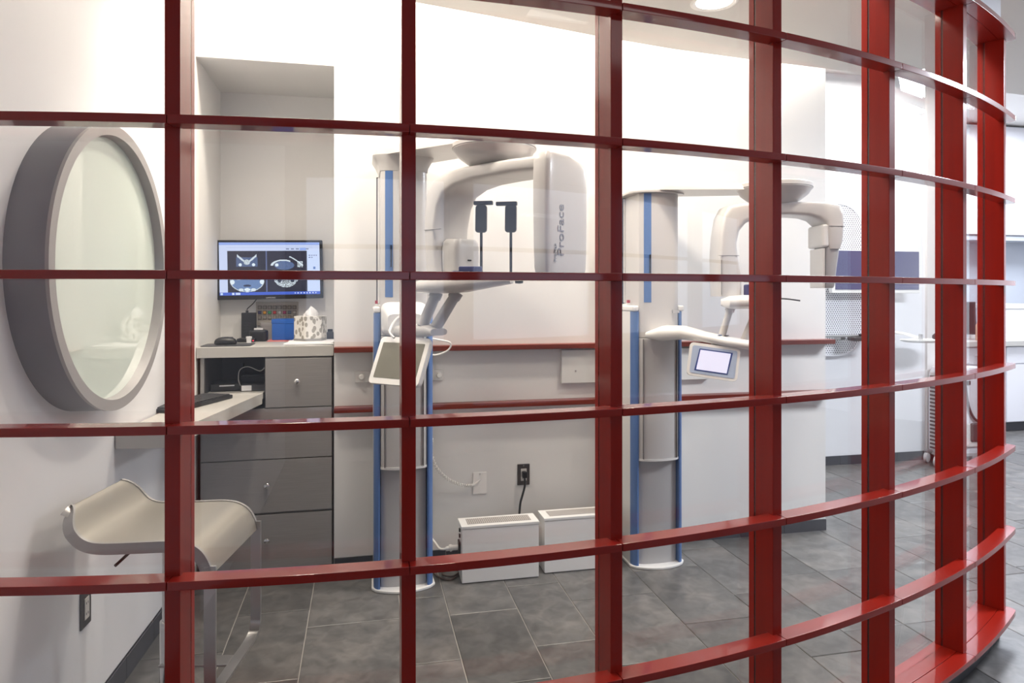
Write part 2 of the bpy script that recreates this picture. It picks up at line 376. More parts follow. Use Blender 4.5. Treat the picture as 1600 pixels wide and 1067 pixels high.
# ---- baseboards (charcoal tiles)
def baseb(name, p0, p1, h, n, nrm, label):
    p0, p1 = Vector(p0), Vector(p1); d = (p1 - p0) / n; L = d.length; e = d.normalized()
    par = None
    root = mk(name, xf(box(0, (p1 - p0).length, -.001, .006, 0, h), frame((p0.x, p0.y, 0), (e.x, e.y, 0), (nrm[0], nrm[1], 0), (0, 0, 1))), GROUT, kind='structure', label=label)
    for i in range(n):
        q = p0 + d * i
        mk('baseboard_tile', xf(box(.002, L - .002, 0, .011, 0, h), frame((q.x, q.y, 0), (e.x, e.y, 0), (nrm[0], nrm[1], 0), (0, 0, 1))), BASEB, root)
baseb('baseboard_back', (-.145, 3.82), (2.877, 3.82), .068, 10, (0, -1), 'charcoal tile base along the handrail wall')
baseb('baseboard_left', (wx(1.72), 1.72), (wx(3.82), 3.82), .085, 7, (.9986, -.0532), 'charcoal tile base along the left wall')
baseb('baseboard_far', (2.9, 5.24), (4.97, 5.24), .078, 7, (0, -1), 'charcoal tile base along the far wall')
baseb('baseboard_pier', (4.97, 5.215), (5.28, 5.215), .078, 1, (0, -1), 'charcoal tile base of the wall pier')

# ---- handrails on the back wall
def handrail(z, lab):
    t = thing('handrail', (1.36, 3.79, z - .03), lab, 'handrail', 'red handrails on the back wall')
    mk('rail_board', box(-.143, 2.893, 3.745, 3.82, z - .028, z), REDR, t, bevel=.003)
    return t
handrail(1.211, 'upper of the two red wooden handrails along the white back wall')
handrail(.890, 'lower of the two red wooden handrails along the white back wall')

# ================================================================== CURVED SCREEN
scr = thing('glazed_screen', pol(22, 5.0, 0), 'curved red lacquered wooden grid screen glazed with clear panes', 'partition')
PA = [-.12, 6.2, 12.46, 18.83, 25.15, 31.52, 37.82, 44.0]
AEND = 44.52
RO, RI = 5.0378, 4.982
def arc_bar(a0, a1, ro, ri, z0, z1, n=10, rc=0.0):
    ts = [a0 + (a1 - a0) * i / n for i in range(n + 1)]
    if rc:
        aw = math.degrees(rc / ro); ts = [t for t in ts if t < a1 - aw - .05] + [a1 - aw * (1 - math.sin(R_(90) * k / 7)) for k in range(8)]
    rs = []
    for t in ts:
        q = ro
        if rc:
            s = max(0.0, rc - R_(a1 - t) * ro); q = ro - rc + math.sqrt(max(rc * rc - s * s, 0))
        rs.append([pol(t, q, z0), pol(t, q, z1), pol(t, ri, z1), pol(t, ri, z0)])
    return rings(rs)
ZR = {k: 1.553 - .357 * k for k in range(-3, 5)}
TK = .021
for k in range(-3, 5):
    for i in range(7):
        a0, a1 = PA[i] + .009, PA[i + 1] - .009
        last = i == 6
        if last: a1 = AEND
        mk('rail', arc_bar(a0, a1, RO, RI, ZR[k] - TK, ZR[k], rc=.028 if last else 0), RED, scr, bevel=.0018, seg=2)
        if k in (-3, 4):
            mk('sill_board', arc_bar(a0, a1 - (.1 if last else 0), RI - .0015, 4.895, ZR[k] - TK, ZR[k]), RED, scr, bevel=.0015)
def radial_box(a, w, r0, r1, z0, z1):
    b = R_(a - TH); d = (math.sin(b), -math.cos(b), 0); t = (math.cos(b), math.sin(b), 0)
    return xf(box(-w / 2, w / 2, r0, r1, z0, z1), frame((CC.x, CC.y, 0), t, d, (0, 0, 1)))
zb, zt = ZR[4], ZR[-3] - TK
for a in PA:
    if a < 0: a = .05
    mk('post', radial_box(a, .0353, 4.9326, 5.0034, zb, zt), REDV, scr, bevel=.0018)
    mk('glazing_stop', radial_box(a, .034, 4.905, 4.9265, zb, zt), REDV, scr, bevel=.0012)
    mk('gasket', radial_box(a, .030, 4.9265, 4.9326, zb, zt), BLACK, scr)
for i in range(7):
    mk('pane', arc_bar(PA[i] + .19, PA[i + 1] - .19, 4.9325, 4.9265, zb, zt, n=8), GLASS, scr, smooth=True)
mk('toe_kick', arc_bar(0, 44.0, 4.985, 4.91, 0, ZR[4] - TK, n=40), DKGREY, scr)
mk('wall_header', arc_bar(-.1, 44.2, 4.985, 4.90, ZR[-3], H_CEIL, n=44), WALLC, kind='structure', label='curved white bulkhead over the red screen', smooth=True)

# ================================================================== DOWNLIGHTS
for i, (x, y) in enumerate(DOWN):
    t = thing('downlight', (x, y, H_CEIL), ['round recessed downlight in the ceiling above the right-hand scanner', 'added out-of-view downlight in the ceiling nearest the left-hand scanner', 'added out-of-view downlight in the ceiling nearest the free end of the red screen', 'added out-of-view downlight in the ceiling brightening the workstation niche', 'added out-of-view downlight in the ceiling nearest the middle of the red screen'][i], 'ceiling light', 'recessed downlights')
    mk('trim_ring', lathe([(.088, 0), (.112, 0), (.112, -.006), (.100, -.010), (.086, -.004), (.088, 0)], 32, (x, y, H_CEIL)), WPLASTIC, t, smooth=True)
    mk('lens', lathe([(.0, -.003), (.086, -.003), (.086, -.0005), (.0, -.0005)], 32, (x, y, H_CEIL)), LAMP, t)
    o = area('downlight_beam', (x, y, H_CEIL - .014), (x, y, 0), .16, .16, DOWN_W[i], WARM, 'DISK', 150)
    o.parent = t; o.location = (0, 0, -.014)

# ================================================================== ROUND WINDOW
W_E = Vector((.0532, .9986, 0)); W_N = Vector((.9986, -.0532, 0))
yc = 2.575; rc_ = .478; zc = 1.585; dep = .105
o3 = Vector((wx(yc), yc, zc))
MW = frame(o3, W_E, (0, 0, 1), W_N)
rw = thing('round_window', o3 - Vector((0, 0, rc_)), 'large round window in a deep grey metal drum on the left wall', 'window')
mk('drum', xf(lathe([(rc_ - .012, 0), (rc_, 0), (rc_, dep), (rc_ - .012, dep)] + [(rc_ - .012, 0)], 96), MW), RINGM, rw, smooth=True)
mk('rim', xf(lathe([(rc_ + .002, dep), (rc_ + .002, dep + .010), (rc_ - .034, dep + .010), (rc_ - .040, dep - .03), (rc_ - .034, dep - .03), (rc_ - .012, dep), (rc_ + .002, dep)], 96), MW), RIMM, rw, smooth=True)
mk('pane', xf(lathe([(0, dep - .032), (rc_ - .033, dep - .032), (rc_ - .033, dep - .022), (0, dep - .022)], 96), MW), GREENGL, rw, smooth=True)

# ================================================================== STOOL
E1 = Vector((.984, -.18, 0)).normalized(); E2 = Vector((.18, .984, 0)).normalized()
sb = Vector((-.605, 2.385, 0))
MS = frame(sb, E1, E2, (0, 0, 1))
st = thing('bar_stool', (sb.x, sb.y, 0), 'champagne metal bar stool with curled seat in front of the desk', 'stool')
prof = smoothpath([(-.232, 0, .846), (-.222, 0, .864), (-.204, 0, .852), (-.178, 0, .806), (-.148, 0, .778), (-.10, 0, .768), (0, 0, .770), (.10, 0, .772), (.150, 0, .764), (.185, 0, .742), (.207, 0, .705), (.215, 0, .672)], 5)
hw = .192
rs = []
pn = []
for i, p in enumerate(prof):
    t = (prof[min(i + 1, len(prof) - 1)] - prof[max(i - 1, 0)]).normalized(); pn.append(Vector((-t.z, 0, t.x)))
for p, n in zip(prof, pn):
    w = hw
    if p.x < -.13 and p.z > .79: w = hw - .05 * max(0, (p.z - .80) / .06) ** 2
    rs.append([(p.x, -w, p.z), (p.x, w, p.z), (p.x - n.x * .006, w, p.z - n.z * .006), (p.x - n.x * .006, -w, p.z - n.z * .006)])
mk('seat', xf(rings(rs), MS), SEAT, st, smooth=True)
for s in (-1, 1):
    rs2 = []
    for p, n in zip(prof, pn):
        w = hw
        if p.x < -.13 and p.z > .79: w = hw - .05 * max(0, (p.z - .80) / .06) ** 2
        a, b = s * w, s * (w + .011)
        rs2.append([(p.x + n.x * .003, a, p.z + n.z * .003), (p.x + n.x * .003, b, p.z + n.z * .003), (p.x - n.x * .030, b, p.z - n.z * .030), (p.x - n.x * .030, a, p.z - n.z * .030)])
    mk('seat_rim', xf(rings(rs2), MS), SEATEDGE, st, smooth=True)
# band frame: two legs and a footrest in one bent strip
fx = .2155
rec = smoothpath([(fx, -hw - .006, .70), (fx, -hw - .006, .55), (fx, -hw - .006, .38), (fx, -hw + .004, .335), (fx, -hw + .045, .313), (fx, 0, .312), (fx, hw - .045, .313), (fx, hw - .004, .335), (fx, hw + .006, .38), (fx, hw + .006, .55), (fx, hw + .006, .70)], 5)
rsb = []
for i, p in enumerate(rec):
    t = (rec[min(i + 1, len(rec) - 1)] - rec[max(i - 1, 0)]).normalized(); nn = Vector((0, -t.z, t.y))
    rsb.append([Vector((fx - .022, p.y, p.z)) + nn * .005, Vector((fx + .012, p.y, p.z)) + nn * .005, Vector((fx + .012, p.y, p.z)) - nn * .005, Vector((fx - .022, p.y, p.z)) - nn * .005])
mk('leg_frame', xf(rings(rsb), MS), STEEL, st, smooth=True)
mk('frame_bracket', xf(join(box(-.02, fx - .02, -.03, .03, .312, .320)), MS), STEEL, st, bevel=.002)
mk('pole', xf(lathe([(.0, .02), (.026, .02), (.026, .45), (.019, .452), (.019, .735), (.0, .735)], 24), MS), CHROME, st, smooth=True)
mk('seat_plate', xf(box(-.08, .08, -.08, .08, .728, .7595), MS), DKGREY, st, bevel=.004)
mk('base', xf(lathe([(0, 0), (.205, 0), (.205, .006), (.19, .011), (.05, .018), (.03, .03), (0, .03)], 48), MS), STEEL, st, smooth=True)
mk('lever', xf(tube([(-.02, -.03, .735), (-.045, -.14, .727), (-.062, -.20, .705)], .0045, 8), MS), DSTEEL, st, smooth=True)

# ================================================================== WORKSTATION NICHE
cb = thing('drawer_cabinet', (-.49, 4.0, 0), 'grey linen-finish drawer cabinet built into the niche under the counter', 'cabinet')
x0, x1 = -.822, -.155
mk('carcass', join(box(x0, x1, 3.84, 4.45, .035, .885), box(-.5, x1, 3.84, 4.45, .885, 1.16), box(x0, x0 + .018, 3.84, 4.45, .885, 1.16)), LAM, cb)
mk('plinth', box(x0 + .01, x1, 3.87, 4.4, 0, .035), DKGREY, cb)
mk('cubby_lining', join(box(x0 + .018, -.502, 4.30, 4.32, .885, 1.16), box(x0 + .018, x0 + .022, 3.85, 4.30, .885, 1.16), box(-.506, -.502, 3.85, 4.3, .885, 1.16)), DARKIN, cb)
def front(name, xa, xb, za, zb_, knob):
    f = mk(name, box(xa, xb, 3.818, 3.838, za, zb_), LAM, cb, bevel=.0015)
    kx, kz = knob
    mk('knob', xf(lathe([(0, 0), (.0055, 0), (.0055, .012), (.014, .016), (.0145, .024), (.009, .029), (0, .030)], 20), frame((kx, 3.818, kz), (1, 0, 0), (0, 0, 1), (0, -1, 0))), CHROME, f, smooth=True)
front('door', -.497, x1 - .002, .893, 1.152, (-.335, 1.03))
front('drawer', x0 + .006, x1 - .002, .622, .888, (-.487, .815))
front('drawer', x0 + .006, x1 - .002, .338, .617, (-.487, .485))
front('drawer', x0 + .006, x1 - .002, .04, .326, (-.487, .195))
mk('gap_shade_strip', box(-.153, -.146, 3.83, 3.86, 0, 1.16), DKGREY, cb)  # dark strip drawn for the shaded gap between cabinet and wall
ct = mk('counter', box(-.838, -.148, 3.822, 4.458, 1.162, 1.217), LAMTOP, bevel=.002, label='pale grey laminate counter spanning the niche above the cabinet', cat='counter')
dk = thing('keyboard_desk', (-.72, 3.3, .93), 'pale laminate keyboard desk running along the left wall into the niche', 'desk')
dpl = [(wx(2.83) + .004, 2.83), (-.705, 2.80), (-.512, 3.816), (-.836, 3.816)]
mk('desk_top', prism(dpl, .915, .972), LAMTOP, dk, bevel=.002)
mk('shelf_tongue', box(-.798, -.51, 3.816, 4.29, .94, .972), LAMTOP, dk)
#mk('wall_bracket', prism([(wx(2.9) + .004, 2.9), (wx(2.9) + .05, 2.9), (wx(3.7) + .05, 3.7), (wx(3.7) + .004, 3.7)], .86, .915), STEEL, dk)

# keyboard
ka = math.degrees(math.atan2(.47, .193))
MK = rz((-.792, 3.49, .972), ka)
kb = thing('keyboard', (-.792, 3.49, .972), 'black computer keyboard lying on the desk by the left wall', 'keyboard')
mk('keyboard_body', xf(prism(rrect(.455, .165, .012), 0.0005, .018), MK), BLACK, kb, bevel=.003)
kg = [box(-.215 + c * .0287, -.215 + c * .0287 + .0245, -.07 + r * .0285, -.07 + r * .0285 + .0235, .018, .0235) for r in range(5) for c in range(15)]
for g in kg: mk('key', xf(g, MK), DKGREY, kb)

# items inside the cubby
md = thing('modem', (-.73, 4.02, .972), 'black modem with a white strip at the left of the cubby', 'modem')
MM = rz((-.725, 4.0, .972), 8)
mk('modem_case', xf(box(-.075, .075, -.08, .08, .0005, .042), MM), BLACK, md, bevel=.006)
mk('label_strip', xf(box(-.03, .045, -.0815, -.0795, .028, .034), MM), PAPER, md)
ad = thing('power_adapter', (-.575, 3.93, .972), 'black power adapter with a white sticker at the right of the cubby', 'adapter')
MA = rz((-.575, 3.93, .972), 3)
mk('adapter_case', xf(box(-.062, .062, -.03, .03, .0005, .036), MA), DKGREY, ad, bevel=.004)
mk('sticker', xf(box(-.055, -.005, -.0312, -.0295, .004, .032), MA), PAPER, ad)
mk('cord', xf(tube(smoothpath([(-.06, .0, .02), (-.075, .01, .06), (-.07, .03, .11), (-.03, .05, .125), (.03, .05, .10), (.06, .04, .12), (.075, .03, .11), (.08, .02, .06), (.07, .02, .02)]), .0025, 6), MA), MSHADE, ad, smooth=True)
rt = thing('router', (-.60, 4.16, .972), 'black router standing behind the adapter in the dark cubby', 'router')
mk('router_case', box(-.67, -.53, 4.12, 4.2, .9725, 1.03), BLACK, rt, bevel=.008)
mk('antenna', tube([(-.66, 4.16, 1.03), (-.66, 4.17, 1.10)], .006, 8), BLACK, rt, smooth=True)
mk('antenna', tube([(-.54, 4.16, 1.03), (-.54, 4.17, 1.10)], .006, 8), BLACK, rt, smooth=True)

# monitor on the niche wall
mo = thing('monitor', (-.583, 4.35, 1.45), 'black widescreen monitor showing skull scan images on the niche wall', 'monitor')
MMo = Matrix.Translation((-.541, 4.385, 1.643)) @ Matrix.Rotation(R_(0.8), 4, 'Z') @ Matrix.Rotation(R_(-1.0), 4, 'Y')
MW_, MH_ = .615, .358
mk('casing', xf(join(box(-MW_ / 2, MW_ / 2, -.012, .025, -MH_ / 2, MH_ / 2)), MMo), BLACK, mo, bevel=.004)
mk('wall_mount', xf(box(-.06, .06, .025, .072, -.06, .06), MMo), DKGREY, mo)
NX, NY = 224, 124
def scan_image():
    Y, X = np.mgrid[0:NY, 0:NX]; u = (X + .5) / NX; v = 1 - (Y + .5) / NY     # v downwards
    I = np.zeros((NY, NX, 3)); I[:] = (.42, .56, .93)
    def rect(a, b, c, d, col): I[(u >= a) & (u < b) & (v >= c) & (v < d)] = col
    rect(0, 1, 0, .05, (.30, .42, .86)); rect(0, 1, .05, .16, (.62, .70, .95)); rect(.07, .93, .085, .10, (.5, .58, .86))
    for i in range(5): rect(.66 + .05 * i, .69 + .05 * i, .115, .14, (.22, .27, .45))
    rect(.80, .86, .105, .15, (.32, .45, .9))
    rect(.08, .87, .165, .945, (.025, .025, .045))
    rect(.455, .468, .165, .945, (.12, .15, .30)); rect(.08, .87, .555, .562, (.12, .15, .3))
    rect(0, .08, .16, .945, (.62, .70, .96)); rect(.87, 1, .165, .945, (.60, .70, .96))
    for i in range(4):
        rect(.89 + .023 * i, .905 + .023 * i, .245, .262, (.1, .12, .3))
        if i < 2: rect(.89 + .023 * i, .905 + .023 * i, .285, .30, (.1, .12, .3))
    rect(.935, .955, .47, .52, (.1, .2, .5)); rect(.90, .99, .335, .34, (.4, .48, .75))
    rect(0, 1, .945, 1, (.06, .13, .62)); rect(.01, .03, .955, .99, (.6, .75, 1)); rect(.12, .145, .955, .99, (.7, .8, 1)); rect(.155, .20, .955, .99, (.6, .7, .95))
    for i in range(8): rect(.74 + .03 * i, .752 + .03 * i, .962, .982, (.65, .75, 1))
    rng = np.random.default_rng(3); nz = rng.random((NY, NX))
    def ell(cx, cy, rx, ry): return ((u - cx) / rx) ** 2 + ((v - cy) / ry) ** 2
    BONE = np.array((.80, .90, .98)); TIS = np.array((.10, .15, .30))
    # upper left: coronal view
    m = (np.abs(u - .27) < .105) & (np.abs(v - .37) < .09); I[m] = TIS * (.6 + .5 * nz[m])[:, None]
    for s in (-1, 1):
        d = np.abs((v - .25) - s * 0 - (np.abs(u - .27)) * -0.0) * 0
        a = (u - .27) * s
        m = (a > 0) & (a < .095) & (np.abs(v - (.40 - 1.6 * a)) < .022); I[m] = BONE * .85
        m = ell(.27 + s * .065, .425, .016, .03) < 1; I[m] = BONE
    m = ell(.27, .375, .03, .05) < 1; I[m] = BONE * (.4 + .6 * nz[m])[:, None]
    # upper right: sagittal view
    m = ell(.64, .44, .10, .085) < 1; I[m] = TIS * (.8 + .5 * nz[m])[:, None]
    m = (np.abs(ell(.63, .45, .115, .11) - 1) < .22) & (v < .44) & (u < .70); I[m] = BONE * .9
    m = (np.abs(v - (.28 + 1.9 * np.maximum(u - .70, 0) ** 1.2)) < .012) & (u > .69) & (u < .83); I[m] = BONE * .9
    m = (np.abs(u - .80) < .026) & (np.abs(v - .42) < .055) & (nz > .35); I[m] = BONE
    m = ell(.565, .43, .018, .03) < 1; I[m] = BONE
    # lower left: axial view of the jaw
    e = ell(.27, .72, .165, .215); m = (e < 1) & (v > .565); I[m] = np.array((.16, .26, .50)) * (.8 + .3 * nz[m])[:, None]
    m = (np.abs(e - 1) < .05) & (v > .60); I[m] = BONE * .8
    for s in (-1, 1):
        m = ell(.27 + s * .145, .75, .022, .045) < 1; I[m] = BONE
        m = ell(.27 + s * .085, .68, .028, .03) < 1; I[m] = BONE
        m = (ell(.27 + s * .06, .90, .025, .03) < 1); I[m] = BONE * .9
    m = ell(.27, .82, .04, .02) < 1; I[m] = (.03, .04, .09)
    m = ell(.27, .895, .03, .03) < 1; I[m] = BONE
    # lower right: frontal skull
    e = ell(.655, .66, .125, .2); m = (e < 1) & (e > .22) & (v > .565) & (nz > .30); I[m] = BONE * (.6 + .4 * nz[m])[:, None]
    m = (ell(.655, .70, .05, .10) < 1) & (nz > .55) & (v > .565); I[m] = BONE * .6
    m = (ell(.59, .72, .02, .05) < 1) | (ell(.72, .72, .02, .05) < 1); I[m] = (.03, .04, .07)
    return I
def screen(parent, M, w, h):
    V = [((i / NX - .5) * w, 0, (j / NY - .5) * h) for j in range(NY + 1) for i in range(NX + 1)]
    F = [(j * (NX + 1) + i, j * (NX + 1) + i + 1, (j + 1) * (NX + 1) + i + 1, (j + 1) * (NX + 1) + i) for j in range(NY) for i in range(NX)]
    me = bpy.data.meshes.new('screen'); me.from_pydata(V, [], F)
    at = me.color_attributes.new('scan', 'FLOAT_COLOR', 'CORNER')
    img = scan_image(); col = np.ones((NX * NY, 4, 4)); col[:, :, :3] = img.reshape(-1, 1, 3)
    at.data.foreach_set('color', col.ravel())
    m = bpy.data.materials.new('lit_scan_screen'); m.use_nodes = True; nt = m.node_tree; b = nt.nodes['Principled BSDF']
    a = nt.nodes.new('ShaderNodeAttribute'); a.attribute_name = 'scan'
    b.inputs['Base Color'].default_value = (.01, .01, .012, 1); b.inputs['Roughness'].default_value = .25
    nt.links.new(a.outputs['Color'], b.inputs['Emission Color']); b.inputs['Emission Strength'].default_value = 1.0
    me.materials.append(m); o = bpy.data.objects.new('screen', me); C.objects.link(o); o.parent = parent
    MM_ = M.copy(); MM_.translation -= wloc(parent); o.matrix_local = MM_; return o
screen(mo, MMo @ Matrix.Translation((0, -.0125, .006)), MW_ - .036, MH_ - .040)
text('lettering', 'SAMSUNG', .012, MMo @ Matrix.Translation((0, -.0125, -MH_ / 2 + .008)) @ Matrix.Rotation(R_(90), 4, 'X'), SILVERINK, mo)
mk('cable', tube(smoothpath([(-.62, 4.42, 1.475), (-.645, 4.43, 1.44), (-.672, 4.40, 1.41), (-.675, 4.38, 1.40)]), .003, 6), BLACK, mo, smooth=True)

# button panel on the niche wall
bp_ = thing('button_panel', (-.43, 4.455, 1.28), 'beige wall plate with three rows of small coloured buttons under the monitor', 'panel')
mk('plate', box(-.635, -.385, 4.452, 4.46, 1.30, 1.445), mat('beige_plate', (.44, .40, .35), .4), bp_, bevel=.001)
BC = {1: [(.03, .02, .10), (.70, .32, .02), (.02, .25, .09), (.45, .015, .015), (.45, .43, .40), (.25, .02, .08), (.10, .12, .14), (.35, .33, .30)]}
fm = mat('button_frame', (.10, .085, .07), .5); cm = mat('button_cap', (.30, .27, .23), .5)
cmats = [mat('button_colour_%d' % i, c, .4) for i, c in enumerate(BC[1])]
for r in range(3):
    for c in range(8):
        cx, cz = -.612 + c * .0292, 1.412 - r * .031
        f = mk('button', box(cx - .0115, cx + .0115, 4.446, 4.452, cz - .0115, cz + .0115), fm, bp_)
        mk('button_cap', box(cx - .008, cx + .008, 4.443, 4.446, cz - .008, cz + .008), cmats[c] if r == 1 else cm, f)
# things on the counter
ZC = 1.2175
mp_ = mk('mouse_pad', prism(rrect(.25, .20, .02, 5, -.705, 3.96), ZC, ZC + .004), DKGREY, label='dark mouse pad at the left end of the counter', cat='mouse pad')
ms = thing('computer_mouse', (-.69, 3.97, ZC + .004), 'black computer mouse on the dark mouse pad', 'mouse')
mk('mouse_shell', xf(rings([[(x * s, y * s, z) for x, y in superell(.058, .034, 24, 2.6)] for s, z in ((.90, .0005), (1, .006), (.97, .018), (.86, .029), (.62, .037), (.25, .041))]), rz((-.722, 3.97, ZC + .004), 8)), BLACK, ms, smooth=True)
mk('wheel', xf(box(.02, .038, -.003, .003, .033, .040), rz((-.722, 3.97, ZC + .004), 8)), DKGREY, ms)
sc_ = thing('hand_sensor', (-.66, 4.2, ZC), 'flat black device with a glowing red light behind the mouse', 'device')
mk('device_body', box(-.70, -.60, 4.17, 4.25, ZC, ZC + .022), BLACK, sc_, bevel=.006)
mk('indicator', box(-.613, -.606, 4.167, 4.17, ZC + .007, ZC + .012), LEDRED, sc_)
cup = mk('paper_cup', lathe([(0, 0), (.012, 0), (.014, .026), (.0165, .026), (.0165, .036), (.0, .036)], 20, (-.625, 4.12, ZC)), PAPER, smooth=True, label='tiny cream cup beside the black card reader', cat='cup')
ph_ = thing('battery_charger', (-.69, 4.37, ZC), 'tall black charger block standing against the niche wall', 'charger')
mk('charger_case', box(-.705, -.622, 4.36, 4.40, ZC, ZC + .165), BLACK, ph_, bevel=.004)
mk('vent_grille', join(*[box(-.69 + .008 * (k % 2), -.645, 4.357, 4.36, ZC + .05 + .009 * k, ZC + .053 + .009 * k) for k in range(7)]), DKGREY, ph_)
mk('cord_stub', tube([(-.675, 4.38, ZC + .165), (-.675, 4.38, ZC + .178)], .008, 8), BLACK, ph_)
cr_ = thing('card_reader', (-.575, 4.26, ZC), 'squat black card reader holding a white slip on the counter', 'card reader')
mk('reader_body', prism(rrect(.10, .085, .025, 5, -.592, 4.27), ZC, ZC + .066), BLACK, cr_, bevel=.012, seg=3)
mk('slip', xf(box(-.028, .022, -.002, .010, .064, .076), rz((-.592, 4.27, ZC), -6)), PAPER, cr_, bevel=.001)
bx_ = thing('grey_card_box', (-.525, 4.40, ZC), 'grey card box between the charger and the blue box', 'box')
mk('box_body', box(-.60, -.465, 4.405, 4.445, ZC, ZC + .095), mat('grey_card', (.33, .31, .30), .6), bx_, bevel=.002)
mk('box_lid', box(-.601, -.464, 4.404, 4.446, ZC + .085, ZC + .102), mat('grey_card_lid', (.38, .36, .35), .6), bx_)
bb = thing('blue_box', (-.415, 4.33, ZC), 'bright blue box standing on a pink mat on the counter', 'box')
MB_ = rz((-.445, 4.335, ZC + .004), -12)
mk('box_body', xf(box(-.066, .066, -.06, .06, 0, .098), MB_), BLUEBOX, bb, bevel=.002)
mk('box_lid', xf(box(-.068, .068, -.062, .062, .098, .124), MB_), BLUEBOX, bb, bevel=.002)
mk('pink_mat', box(-.54, -.36, 4.20, 4.44, ZC, ZC + .003), PINKMAT, label='thin pink mat under the blue box', cat='mat')
pp = thing('paper_pad', (-.27, 4.0, ZC), 'pad of white paper under the tissue box', 'paper')
for k in range(3):
    mk('sheet', xf(box(-.135, .115, -.17, .19, .0035 * k, .0035 * k + .003), rz((-.275 + .004 * k, 4.02, ZC), [0, 2, -3][k])), PAPER, pp)
tb = thing('tissue_box', (-.29, 4.13, ZC + .011), 'leaf-patterned hexagonal tissue box with a tissue sticking out', 'tissue box')
hx = [(-.29 + .092 * math.cos(R_(15 + 60 * k)), 4.13 + .092 * math.sin(R_(15 + 60 * k))) for k in range(6)]
mk('carton', prism(hx, ZC + .0225, ZC + .150), TISSUE, tb, bevel=.002)
hx2 = [(-.29 + .094 * math.cos(R_(15 + 60 * k)), 4.13 + .094 * math.sin(R_(15 + 60 * k))) for k in range(6)]
mk('base_band', prism(hx2, ZC + .011, ZC + .0225), mat('grey_band', (.33, .32, .31), .5), tb)
rt_ = []
for z, r in ((0, .034), (.012, .036), (.024, .030), (.036, .02), (.046, .008)):
    rt_.append([(-.29 - z * .1 + (r * (1 + .35 * math.sin(3 * t + z * 60)) * math.cos(t)), 4.13 + r * .6 * (1 + .3 * math.cos(4 * t)) * math.sin(t), ZC + .150 + z * (1 + .25 * math.cos(t))) for t in [2 * math.pi * k / 24 for k in range(24)]])
mk('tissue', rings(rt_), PAPER, tb, smooth=True)
sp_ = thing('small_dispenser', (-.19, 4.25, ZC), 'small dark dispenser at the right end of the counter', 'dispenser')
mk('dispenser_body', box(-.205, -.165, 4.25, 4.29, ZC, ZC + .05), DKGREY, sp_, bevel=.005)
mk('dispenser_cap', box(-.200, -.170, 4.255, 4.285, ZC + .05, ZC + .066), BLACK, sp_, bevel=.004)

